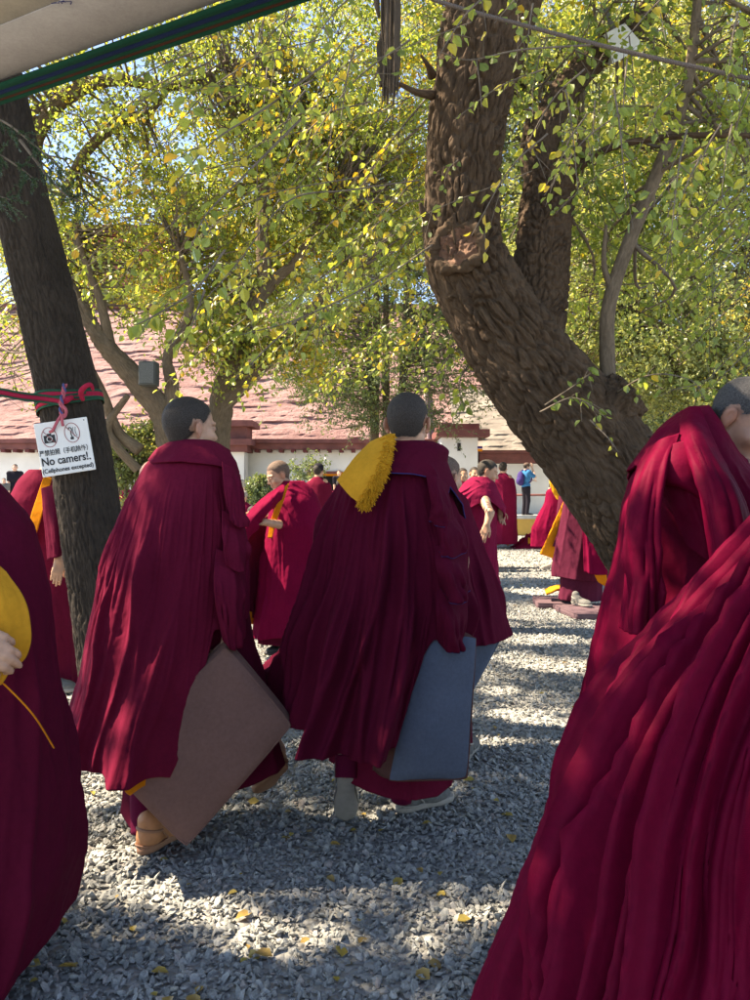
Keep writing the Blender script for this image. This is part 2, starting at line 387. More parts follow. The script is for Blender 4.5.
def masonry(name, label, x0, x1, Y, z0, z1, mat, seed, row=0.26, amp=0.09, batter=0.06, cat='wall'):
    nx = int((x1 - x0) / 0.16); nz = int((z1 - z0) / 0.065)
    X, Z = np.meshgrid(np.linspace(x0, x1, nx), np.linspace(z0, z1, nz))
    rr = Z / row + 1.3 * fbm(np.stack([X * 0.5, Z * 0.5, X * 0], -1), seed)
    fr = rr - np.floor(rr); k = np.floor(rr)
    len_n = 1.4 * vnoise(np.stack([X * 1.3, k * 3.1, X * 0], -1), seed + 5)
    d = amp * (0.5 + len_n) * sstep(0.0, 0.25, fr) * (1 - 0.5 * fr) + 0.05 * fbm(np.stack([X * 2, Z * 4, X * 0], -1), seed + 9)
    V = np.stack([X, Y + (Z - z0) * batter - d, Z], -1).reshape(-1, 3)
    yb = Y + (z1 - z0) * batter + 0.6; Vb = np.array([(x0, yb, z0), (x1, yb, z0), (x1, yb, z1), (x0, yb, z1)], float)
    n = len(V); top = np.array([[(nz - 1) * nx, (nz - 1) * nx + nx - 1, n + 2, n + 3], [nx - 1, n + 1, n + 2, (nz - 1) * nx + nx - 1], [0, (nz - 1) * nx, n + 3, n]])
    r = empty('rubble_wall', ((x0 + x1) / 2, Y, z0), label, cat)
    mesh_obj('wall_face', np.concatenate([V, Vb]), [grid_faces(nz, nx), top], mat, r, smooth=False); return r
xr = P(512, 0, 31)[0]
pw = masonry('sloping_roof', 'huge pink stone roof slope rising behind the courtyard trees', -26, xr, 29.2, 2.95, 9.8, M['pinkwash'], 21, 0.24, 0.10, 1.05, 'roof')
mb = MB(); mb.box(((-26 + xr) / 2, 36.9, 9.86), ((xr + 26) / 2 + .1, 0.75, 0.1)); mb.build('coping', M['red_wood'], pw, smooth=False)
mb = MB()
for x in (-17.0, -6.4, 2.0): mb.tube([(x, 29.05, 3.05), (x, 36.2, 9.85)], 0.07, 8)
mb.build('drainpipe', plain('pinkish_pipe', (0.45, 0.3, 0.28), 0.6), pw)

# low white building in front of it, with dark red eaves and openings
def low_building():
    r = empty('whitewashed_building', (-8, 27.6, 0.54), 'long low whitewashed building with dark red eaves below the pink wall', 'building')
    Yf = 27.6; z0 = 0.54; z1 = 2.75
    ops = []   # openings x0,x1,z0,z1
    for (a, b, t_, u) in ((318, 338, 474, 506), (350, 366, 478, 506), (392, 408, 480, 506), (150, 166, 474, 506), (90, 104, 476, 506)):
        ops.append((P(a, 0, Yf)[0], P(b, 0, Yf)[0], max(z0, P(0, u, Yf)[2]), P(0, t_, Yf)[2]))
    ops.sort()
    mb = MB(); x = -16.5; xe = P(442, 0, Yf)[0]
    for (a, b, c, d) in ops:
        mb.box(((x + a) / 2, Yf + 0.15, (z0 + z1) / 2), ((a - x) / 2, 0.15, (z1 - z0) / 2))
        mb.box(((a + b) / 2, Yf + 0.15, (d + z1) / 2), ((b - a) / 2, 0.15, (z1 - d) / 2))
        if c > z0 + 0.02: mb.box(((a + b) / 2, Yf + 0.15, (c + z0) / 2), ((b - a) / 2, 0.15, (c - z0) / 2))
        x = b
    mb.box(((x + xe) / 2, Yf + 0.15, (z0 + z1) / 2), ((xe - x) / 2, 0.15, (z1 - z0) / 2))
    mb.box(((-16.5 + xe) / 2, 30.3, (z0 + z1) / 2), ((xe + 16.5) / 2, 0.1, (z1 - z0) / 2))
    mb.build('wall', M['whitewash'], r, smooth=False)
    for (a, b, c, d) in ops:
        dr = MB().box(((a + b) / 2, Yf + 0.24, (c + d) / 2), ((b - a) / 2 - 0.002, 0.02, (d - c) / 2 - 0.002)).build('doorway_shade', M['dark'], r, smooth=False)  # dark panel painted in for the shade inside the open doorway
        fm = MB(); 
        for xx in (a, b): fm.box((xx, Yf - 0.03, (c + d) / 2), (0.05, 0.027, (d - c) / 2))
        fm.box(((a + b) / 2, Yf - 0.035, d + 0.05), ((b - a) / 2 + 0.12, 0.032, 0.05))
        fm.build('door_frame', M['red_wood'], dr, smooth=False)
    mb = MB(); mb.box(((-16.5 + xe) / 2, Yf - 0.1, z1 + 0.10), ((xe + 16.5) / 2, 0.35, 0.10))
    mb.box(((-16.5 + xe) / 2, Yf + 1.2, z1 + 0.28), ((xe + 16.5) / 2 + 0.1, 1.75, 0.07))
    mb.build('eave', M['red_wood'], r, smooth=False)
    mb = MB()
    for k in range(int((xe + 16.5) / 0.42)): mb.box((-16.3 + k * 0.42, Yf - 0.2, z1 - 0.055), (0.07, 0.3, 0.05))
    mb.build('rafter_ends', plain('dark_red_timber', (0.10, 0.02, 0.02), 0.8), r, smooth=False)
    # prayer frieze under the eave
    mb = MB().box((P(352, 0, Yf)[0], Yf - 0.04, P(0, 474, Yf)[2]), (1.6, 0.02, 0.07)); mb.build('valance', M['orange'], r, smooth=False)
low_building()

def gatehouse():
    Y = 26.6; x0, x1 = P(198, 0, Y)[0], P(244, 0, Y)[0]; zt = P(0, 452, Y)[2]
    r = empty('gatehouse', ((x0 + x1) / 2, Y, 0.54), 'white gatehouse with stepped dark red eaves beside the shrub', 'gatehouse')
    mb = MB()
    for a, b in ((x0, x0 + 0.5), (x1 - 0.6, x1)): mb.box(((a + b) / 2, Y + 0.45, (0.54 + zt) / 2), ((b - a) / 2, 0.45, (zt - 0.54) / 2))
    mb.box(((x0 + x1) / 2, Y + 0.8, (0.54 + zt) / 2), ((x1 - x0) / 2 - 0.05, 0.08, (zt - 0.54) / 2 - 0.002)); mb.build('wall', M['whitewash'], r, smooth=False)
    for k, (dx, h0, h1) in enumerate(((0.15, 0.0, 0.22), (0.32, 0.22, 0.42), (0.12, 0.42, 0.85), (0.36, 0.85, 1.05))):
        MB().box(((x0 + x1) / 2, Y + 0.4, zt + (h0 + h1) / 2), ((x1 - x0) / 2 + dx, 0.5 + dx, (h1 - h0) / 2)).build('cornice', M['red_wood'], r, smooth=False)
gatehouse()
def pavilion():
    Y = 25.6; x0, x1 = P(441, 0, Y)[0], P(478, 0, Y)[0]; zt = P(0, 437, Y)[2]
    r = empty('corner_house', ((x0 + x1) / 2, Y, 0.54), 'white corner block with one small dark window under a red roof edge', 'building')
    MB().box(((x0 + x1) / 2, Y + 1, (0.54 + zt) / 2), ((x1 - x0) / 2, 1, (zt - 0.54) / 2)).build('wall', M['whitewash'], r, smooth=False, bevel=0.03)
    p = P(459, 447, Y); wn = MB().box((p[0], Y - 0.005, p[2]), (0.055, 0.012, 0.13)).build('window', M['dark'], r, smooth=False)
    mb = MB(); mb.box(((x0 + x1) / 2 + 0.1, Y + 0.9, zt + 0.12), ((x1 - x0) / 2 + 0.25, 1.2, 0.12)); mb.box(((x0 + x1) / 2, Y + 1, zt + 0.34), ((x1 - x0) / 2 + 0.05, 1.0, 0.1)); mb.build('roof', M['red_wood'], r, smooth=False)
    q = P(480, 448, Y - .3)
    fl = empty('prayer_flag', q, 'small orange and blue cloth hanging at the roof edge', 'flag')
    for k, mm in enumerate((M['pack'], M['orange'])): MB().box((q[0], q[1], q[2] + 0.02 - k * 0.09), (0.08, 0.012, 0.04)).build('cloth_strip', mm, fl, smooth=False)
pavilion()
def right_wall():
    Y = 26.2; x0 = P(479, 0, Y)[0]; x1 = 14; zt = P(0, 464, Y)[2]
    r = empty('courtyard_wall', ((x0 + x1) / 2, Y, 0.54), 'white courtyard wall with oxblood coping behind the tourist', 'wall')
    MB().box(((x0 + x1) / 2, Y + 0.2, (0.54 + zt) / 2), ((x1 - x0) / 2, 0.2, (zt - 0.54) / 2)).build('wall_face', M['whitewash'], r, smooth=False)
    mb = MB(); mb.box(((x0 + x1) / 2, Y + 0.15, zt + 0.18), ((x1 - x0) / 2, 0.35, 0.16)); mb.box(((x0 + x1) / 2, Y + 0.2, zt + 0.4), ((x1 - x0) / 2, 0.45, 0.055)); mb.build('coping', M['red_wood'], r, smooth=False)
    r2 = masonry('slope', 'rough beige stone wall showing above the white courtyard wall', x0 - 0.5, 15, 28.2, 2.3, 5.4, M['slope'], 33, 0.22, 0.10, 1.1)
right_wall()
def red_house():
    Y = 52; r = empty('red_temple', (P(110, 0, Y)[0], Y, 0), 'distant red and cream temple facade glimpsed between the left branches', 'building')
    x0, x1 = P(20, 0, Y)[0], P(160, 0, Y)[0]; z1 = P(0, 236, Y)[2]
    MB().box(((x0 + x1) / 2, Y + 3, z1 / 2), ((x1 - x0) / 2, 3, z1 / 2)).build('wall', plain('temple_red', (0.42, 0.12, 0.10), 0.9, 0.2, 1, 0.3), r, smooth=False)
    for px in (40, 70, 100, 130):
        for py in (262, 300):
            p = P(px, py, Y); wf = MB().box((p[0], Y - 0.03, p[2]), (0.55, 0.06, 0.8)).build('window', plain('cream_trim', (0.6, 0.52, 0.42), 0.8), r, smooth=False)
            MB().box((p[0], Y - 0.1, p[2]), (0.35, 0.03, 0.6)).build('pane', M['dark'], wf, smooth=False)
    MB().box(((x0 + x1) / 2, Y + 2.9, z1 + 0.3), ((x1 - x0) / 2 + 0.4, 3.4, 0.3)).build('roof', M['red_wood'], r, smooth=False)
red_house()
# red barrier rail by the tourist
def rail():
    Y = 24.6; z = P(0, 495, Y)[2]; x0, x1 = P(488, 0, Y)[0], P(600, 0, Y)[0]
    r = empty('barrier_rail', (x0, Y, 0.54), 'dark red rail on thin posts along the platform by the tourist', 'railing')
    MB().tube([(x0, Y, z), (x1, Y, z)], 0.035, 8).build('rail', M['red_wood'], r)
    for x in np.linspace(x0 + 0.1, x1 - 0.1, 4): MB().tube([(x, Y, 0.54), (x, Y, z)], 0.025, 8).build('post', M['red_wood'], r)
rail()
# ================================================================= TREES
def bark_mat(name, c0, c1, fu=16, fv=3.2, st=1.0):
    t = NT(name)
    u, v_ = t.attr('bu'), t.attr('bv')
    vec = t.n('CombineXYZ', {0: u, 1: v_}).outputs[0]
    vec = t.n('Mapping', {'Vector': vec, 'Scale': (fu, fv, 1)}).outputs[0]
    warp = t.n('TexNoise', {'Vector': vec, 'Scale': 1.3, 'Detail': 3.0}).outputs['Color']
    v2 = t.mix(0.22, vec, warp, 'ADD')
    vo = t.n('TexVoronoi', {'Vector': v2, 'Scale': 1.0}, feature='DISTANCE_TO_EDGE').outputs['Distance']
    crk = t.n('MapRange', {0: vo, 1: 0.0, 2: 0.22}).outputs[0]
    ob = t.obj(); n1 = t.noise(ob, 6, 6, 0.65); n2 = t.noise(vec, 5, 5, 0.7)
    c = t.ramp(n1, [(0.3, c0), (0.7, c1)])
    c = t.mix(0.45, c, t.ramp(n2, [(0.3, tuple(x * 0.45 for x in c0)), (0.72, tuple(min(1, x * 1.45) for x in c1))]))
    t.set('Base Color', c); t.set('Roughness', 0.92); t.set('Specular IOR Level', 0.2)
    b = t.bump(crk, 0.35 * st, 0.012); b = t.bump(n2, 0.7 * st, 0.010, b); b = t.bump(t.noise(ob, 90, 4, 0.7), 0.5 * st, 0.004, b)
    t.set('Normal', b); return t.m
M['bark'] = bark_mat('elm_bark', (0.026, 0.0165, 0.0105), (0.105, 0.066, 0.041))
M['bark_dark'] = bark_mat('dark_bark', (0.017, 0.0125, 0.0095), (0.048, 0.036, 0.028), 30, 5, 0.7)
M['bark_far'] = bark_mat('grey_brown_bark', (0.07, 0.05, 0.034), (0.17, 0.125, 0.085), 12, 2.5, 0.8)
M['twig'] = plain('twig_bark', (0.13, 0.10, 0.075), 0.85, 0.3, 30, 0.3)
M['cut_wood'] = None

def limb(mb, pts, rad, seg, n, amp=0.0, seed=0, fa=9, fl=2.4, plate=None):
    """adds a tapering limb with bark fissures to mb, with along/around coordinates for the bark texture"""
    p = catmull(pts, n); r = np.interp(np.linspace(0, 1, n), np.linspace(0, 1, len(rad)), rad)
    t, N, B = frames(p); a = np.linspace(-math.pi, math.pi, seg, endpoint=False)
    d = N[:, None] * np.cos(a)[None, :, None] + B[:, None] * np.sin(a)[None, :, None]
    L = np.concatenate([[0], np.cumsum(np.linalg.norm(np.diff(p, axis=0), axis=1))])
    rr = r[:, None] * np.ones((n, seg))
    if amp:
        cc = np.stack([np.cos(a), np.sin(a)], -1)
        q = np.concatenate([cc[None] * r[:, None, None] * fa, (L * fl)[:, None, None] * np.ones((n, seg, 1))], -1)
        q2 = q + 0.5 * np.stack([vnoise(q * 0.8, seed + 3), vnoise(q * 0.8, seed + 4), vnoise(q * .8, seed + 5)], -1)
        ridge = 1 - np.abs(vnoise(q2, seed)) * 2.0
        ridge2 = 1 - np.abs(vnoise(q2 * 2.1, seed + 8)) * 2.0
        rr = rr + amp * (np.clip(ridge, -.6, .55) * 0.55 + ridge2 * 0.22) + amp * 1.2 * fbm(q * 0.22, seed + 11, 3) + 0.25 * amp * fbm(q * 6, seed + 2, 3)
    if plate:
        cw, cl, dep = plate
        uu = a[None] * r[:, None] / cw; vv = (L / cl)[:, None] + 0 * uu
        q3 = np.stack([uu * 0.35, vv * 0.35, uu * 0], -1)
        uu = uu + 0.9 * fbm(q3 * 1.7, seed + 31, 3); vv = vv + 0.8 * fbm(q3 * 1.7, seed + 32, 3)
        F1, F2 = worley(uu, vv, seed + 5); pl_ = sstep(0.0, 0.42, F2 - F1)
        G1, G2 = worley(uu * 2.3, vv * 1.9, seed + 6)
        k_ = 0.7 + 0.6 * fbm(q3, seed + 33, 2)
        rr = rr + dep * k_ * (pl_ - 0.7 + 0.28 * sstep(0, 0.35, G2 - G1)) * np.minimum(1, r[:, None] / 0.1)
    V = (p[:, None] + d * rr[..., None]).reshape(-1, 3)
    bu = (a[None] * r[:, None]).ravel(); bv = (L[:, None] * np.ones(seg)).ravel()
    fc = grid_faces(n, seg, True); k = len(V)
    V = np.concatenate([V, p[:1], p[-1:]]); j = np.arange(seg); j2 = (j + 1) % seg
    mb.add(V, [fc, np.stack([j2, j, np.full(seg, k)], -1), np.stack([(n - 1) * seg + j, (n - 1) * seg + j2, np.full(seg, k + 1)], -1)],
           bu=np.append(bu, [0, 0]), bv=np.append(bv, [0, L[-1]]))
    return p
def pix(lst, Y=None):
    return np.array([P(q[0], q[1], q[2] if len(q) > 2 else Y) for q in lst])

# patches of ground and cloth that the sun reaches through gaps in the crowns: (point, radius)
GAPS = []
def gap(px, py, rad, Y=None):
    GAPS.append((P(px, py, Y or ground_depth(py)), rad))
def carve(C):
    keep = np.ones(len(C), bool)
    for c, rad in GAPS:
        d = C - c; t = d @ SUN; q = d - t[:, None] * SUN
        keep &= ~((t > 0.5) & ((q * q).sum(1) < rad * rad))
    return keep

def blob_clumps(r, blobs, per_m3=1.0, n=None):
    out = []
    for (c, rad, k) in blobs:
        u = r.standard_normal((k, 3)); u /= np.linalg.norm(u, axis=1)[:, None]
        out.append(np.asarray(c) + u * np.asarray(rad) * (r.random(k) ** 0.45)[:, None])
    return np.concatenate(out)
def crown(root, r, clumps, skeleton, leaf, per, crad, hue, mat, asp=0.6, down=0.5, twigs=True, name='crown', tw_mat=None, huev=0.22, filt=None):
    """leaves in loose sprays round every clump centre, and the twigs that carry them"""
    n = len(clumps)
    hc = hue + huev * r.standard_normal(n)
    mb = MB(); tb = MB(); tw = []
    allC = []; allH = []
    for i, c in enumerate(clumps):
        k = max(3, int(per * (0.5 + r.random())))
        ns = 3 + int(r.integers(0, 3)); dirs = r.standard_normal((ns, 3)); dirs[:, 2] = dirs[:, 2] * 0.6 - 0.15
        dirs /= np.linalg.norm(dirs, axis=1)[:, None]
        which = r.integers(0, ns, k); t = r.random(k) ** 0.7
        pos = c + dirs[which] * (t * crad * 1.7)[:, None] + r.standard_normal((k, 3)) * crad * 0.17
        allC.append(pos); allH.append(np.clip(hc[i] + 0.12 * r.standard_normal(k), 0, 1))
        if twigs:
            d = skeleton - c; j = np.argmin((d * d).sum(1)); s = skeleton[j]
            mid = (s + c) / 2 + r.standard_normal(3) * 0.12 * np.linalg.norm(s - c)
            V, Fc = tube([s, mid, c], [0.012 + 0.008 * min(3, np.linalg.norm(s - c)), 0.012, 0.005], 4, 9, False)
            tw.append((V, Fc))
            for dd in dirs[:3]:
                V, Fc = tube([c, c + dd * crad * 0.9 + np.array([0, 0, -0.06 * crad]), c + dd * crad * 1.6 + np.array([0, 0, -0.15 * crad])], [0.006, 0.004, 0.002], 3, 3, False)
                tw.append((V, Fc))
    C = np.concatenate(allC); Hh = np.concatenate(allH)
    kp = carve(C)
    if filt is not None: kp &= filt(C)
    C, Hh = C[kp], Hh[kp]
    leaf_geo(mb, C, leaf * (0.7 + 0.6 * r.random(len(C))), Hh, r, asp, down)
    if twigs:
        ok = carve(np.concatenate([t[0] for t in tw])); e = np.concatenate([[0], np.cumsum([len(t[0]) for t in tw])])
        for i, t in enumerate(tw):
            if ok[e[i]:e[i + 1]].all(): tb.add(*t)
    if twigs: tb.build('branches', tw_mat or M['twig'], root)
    return mb.build(name, mat, root, smooth=False)

def in_frame(C, mx=30, my=30):
    Y = np.maximum(C[:, 1], 0.05); px = 375 + C[:, 0] / Y * F; py = HZ - (C[:, 2] - EYE) / Y * F
    return (C[:, 1] > 0.3) & (px > -mx) & (px < 750 + mx) & (py > -my) & (py < 1000 + my)

# sunlit patches seen in the photograph
for a in ((110, 850, .13), (150, 885, .12), (200, 905, .12), (75, 800, .16), (110, 780, .15), (240, 880, .05), (255, 930, .10), (330, 930, .07), (420, 935, .06), (470, 915, .06), (510, 905, .05),
          (90, 750, .15), (285, 870, .03), (300, 700, .35), (265, 690, .2), (525, 715, .16), (545, 728, .18), (500, 745, .14), (520, 658, .22), (560, 665, .25), (530, 640, .2), (560, 610, .35), (540, 590, .4), (530, 570, .5), (565, 576, .4), (500, 690, .12)):
    gap(*a)
for a in ((300, 540, .30, 6.1), (285, 470, .2, 6.2), (300, 610, .2, 6.1), (475, 520, .40, 7.3), (485, 465, .15, 7.4), (556, 510, .5, 17), (590, 560, .3, 8.5), (20, 500, .25, 5.2),
          (150, 560, .05, 2.8), (110, 600, .07, 2.85), (185, 560, .035, 2.8), (140, 660, .07, 2.8), (195, 700, .06, 2.75), (120, 720, .05, 2.75), (90, 660, .06, 2.9), (165, 500, .035, 2.85), (215, 600, .04, 2.8), (170, 625, .03, 2.8),
          (330, 560, .035, 2.95), (318, 640, .03, 2.9), (415, 590, .022, 2.9), (412, 690, .03, 2.85), (350, 610, .02, 2.9), (412, 405, .06, 3.05), (370, 470, .08, 2.9), (395, 520, .03, 2.88), (370, 560, .025, 2.85), (345, 690, .05, 2.85), (430, 520, .03, 2.88), (310, 690, .05, 2.9), (375, 650, .02, 2.85), (400, 600, .03, 2.85), (435, 470, .03, 2.95), (440, 620, .03, 2.85),
          (745, 375, .06, 2.15), (690, 450, .09, 2.0), (660, 500, .05, 2.0), (640, 560, .06, 2.05), (700, 520, .05, 1.95), (615, 640, .05, 2.1), (730, 570, .05, 1.35), (680, 620, .07, 1.38), (620, 690, .05, 1.4), (740, 660, .03, 1.2), (700, 780, .035, 1.2), (665, 700, .03, 1.2), (710, 690, .025, 1.1), (560, 800, .03, 1.4), (610, 860, .02, 1.3), (535, 930, .03, 1.4),
          (465, 160, .1, 4.7), (450, 250, .14, 4.7), (470, 60, .1, 4.7), (550, 250, .12, 5.1), (500, 420, .05, 4.8), (95, 520, .06, 4.6), (105, 560, .05, 4.6)):
    gap(*a)

def gnarled_tree():
    r = np.random.default_rng(31); Y = 5.0
    root = empty('gnarled_tree', P(730, 697, 5.0), 'thick gnarled elm with deeply furrowed bark leaning left across the court', 'tree')
    mb = MB()
    tr = limb(mb, pix([(738, 750, 5.0), (708, 640, 5.0), (655, 540, 5.0), (612, 474, 5.0), (570, 418, 5.0), (523, 360, 5.0), (485, 300, 5.0), (464, 250, 5.0), (463, 190, 5.0), (468, 120, 5.0), (482, 50, 5.0), (497, -10, 5.0), (520, -120, 4.8)]),
         [0.44, 0.38, 0.345, 0.335, 0.325, 0.30, 0.265, 0.243, 0.222, 0.232, 0.262, 0.285, 0.2], 360, 760, 0.016, 2, 13, 3.2, (.058, .15, .034))
    # burl round the old cut
    mb.build('trunk', M['bark'], root)
    kc = P(456, 246, 4.74); kn = np.array([-0.38, -0.90, 0.12]); kn /= np.linalg.norm(kn)
    ux = np.cross([0, 0, 1], kn); ux /= np.linalg.norm(ux); uz = np.cross(kn, ux)
    ring = MB(); a = np.linspace(0, 2 * math.pi, 49)
    rim = [kc + ux * math.cos(t) * 0.155 + uz * math.sin(t) * 0.135 - kn * 0.0 for t in a]
    rr = 0.036 + 0.016 * vnoise(np.stack([np.cos(a) * 2, np.sin(a) * 2, a * 0], -1), 3)
    V, Fc = tube(rim, rr, 20, 160, False, disp=lambda d, L, r_, p: 0.026 * fbm(p * 30, 6, 4)); ring.add(V, Fc, bu=0, bv=0)
    n1, n2 = 26, 60; R_, A_ = np.meshgrid(np.linspace(0, 1, n1), np.linspace(0, 2 * math.pi, n2, endpoint=False), indexing='ij')
    dsp = 0.030 * fbm(np.stack([R_ * np.cos(A_) * 5, R_ * np.sin(A_) * 4, R_ * 0], -1), 8, 4) - 0.02 * (1 - R_)
    Vd = kc + (ux[None, None] * (np.cos(A_) * R_ * 0.15)[..., None] + uz[None, None] * (np.sin(A_) * R_ * 0.13)[..., None]) + kn * (dsp - 0.006)[..., None]
    cutb = MB().add(np.concatenate([V - kn * 0.028]), Fc, bu=0, bv=0)
    cutb.build('callus_rim', M['bark'], root)
    t = NT('old_cut_wood'); ob = t.obj()
    c = t.ramp(t.noise(ob, 14, 5, 0.7), [(0.3, (0.07, 0.032, 0.02)), (0.7, (0.20, 0.10, 0.06))]); t.set('Base Color', c); t.set('Roughness', 0.9); t.set('Normal', t.bump(t.noise(ob, 60, 5, 0.7), 0.8, 0.01))
    mesh_obj('cut_scar', Vd.reshape(-1, 3), grid_faces(n1, n2, True), t.m, root)
    b2 = MB()
    l2 = limb(b2, pix([(528, 372, 5.12), (537, 320, 5.2), (542, 260, 5.25), (547, 205, 5.3), (553, 168, 5.3)]), [0.17, 0.185, 0.175, 0.165, 0.15], 190, 260, 0.012, 12, 16, 7, (.045, .075, .026))
    l3 = limb(b2, pix([(548, 190, 5.3), (541, 150, 5.35), (556, 105, 5.45), (590, 62, 5.6), (640, 20, 5.8), (690, -40, 6.0)]), [0.15, 0.11, 0.10, 0.095, 0.085, 0.07], 90, 220, 0.008, 14, 14, 4, (.04, .07, .016))
    l4 = limb(b2, pix([(553, 180, 5.3), (575, 160, 5.2), (582, 140, 5.15)]), [0.12, 0.06, 0.02], 30, 30, 0.01, 15)
    l5 = limb(b2, pix([(578, 168, 5.2), (610, 148, 5.0), (660, 138, 4.8), (720, 135, 4.6), (790, 138, 4.4)]), [0.03, 0.024, 0.02, 0.017, 0.012], 12, 40, 0.003, 16)
    l6 = limb(b2, pix([(537, 190, 5.3), (525, 160, 5.5), (528, 120, 5.7)]), [0.06, 0.04, 0.02], 20, 24, 0.006, 17)
    b2.build('second_limb', M['bark'], root)
    b3 = MB(); limb(b3, pix([(575, 440, 4.95), (606, 412, 4.9), (630, 392, 4.88)]), [0.21, 0.185, 0.15], 120, 70, 0.014, 22, 14, 6, (.045, .08, .03))
    b3.build('broken_stub', M['bark'], root)
    b4 = MB()
    s1 = limb(b4, pix([(610, 405, 4.95), (607, 350, 5.0), (610, 300, 5.0), (632, 235, 5.05), (660, 165, 5.1), (684, 100, 5.1), (696, 20, 5.1), (700, -60, 5.1)]), [0.05, 0.046, 0.042, 0.04, 0.037, 0.032, 0.028, 0.022], 20, 90, 0.005, 24)
    limb(b4, pix([(612, 290, 5.0), (604, 265, 5.0), (606, 225, 5.0)]), [0.025, 0.018, 0.01], 10, 14)
    limb(b4, pix([(655, 175, 5.1), (700, 148, 4.9), (745, 120, 4.8), (800, 95, 4.7)]), [0.016, 0.014, 0.01, 0.006], 8, 24)
    b4.build('sprout_stem', M['bark_far'], root)
    for pts, rr5, sg, nn5 in (([(434, 225, 4.75), (424, 214, 4.7), (420, 203, 4.68)], [0.035, 0.022, 0.012], 14, 16), ([(432, 95, 4.9), (416, 92, 4.75), (398, 84, 4.6), (380, 86, 4.5)], [0.03, 0.02, 0.013, 0.009], 10, 20), ([(432, 75, 4.9), (428, 66, 4.8), (421, 55, 4.75)], [0.03, 0.016, 0.008], 10, 12)):
        b5 = MB(); limb(b5, pix(pts), rr5, sg, nn5, 0.004); b5.build('dead_twig', M['bark'], root)
    # limbs above the picture that carry the crown
    b6 = MB(); sk = [tr, l3, s1]
    for (x, y, z, rad) in ((-0.6, 4.2, 6.6, .14), (2.2, 3.4, 6.9, .13), (0.2, 6.8, 7.2, .13), (-2.2, 5.6, 7.0, .1), (3.4, 6.2, 7.4, .1), (1.0, 1.8, 6.4, .09)):
        s = P(510, -60, 4.9); m = (s + np.array([x, y, z])) / 2 + np.array([0, 0, 0.5])
        sk.append(limb(b6, [s, m, (x, y, z)], [rad, rad * 0.7, rad * 0.25], 14, 40, 0.008, int(x * 7 + 50)))
    b6.build('upper_limbs', M['bark'], root)
    sk = np.concatenate(sk)
    cl = blob_clumps(r, [((0.2, 4.6, 6.6), (2.6, 2.4, 1.1), 90), ((-2.2, 5.4, 7.0), (1.8, 2.0, 0.9), 50), ((3.0, 6.0, 7.0), (2.2, 2.2, 1.2), 60), ((0.6, 7.4, 6.8), (2.4, 1.6, 1.2), 60),
                         ((2.3, 5.4, 4.3), (1.5, 1.1, 0.9), 50), ((1.9, 6.0, 3.4), (0.9, 0.9, 0.8), 22)])
    crown(root, r, cl, sk, 0.052, 120, 0.33, 0.34, M['leaf'], twigs=True)
    return root, sk

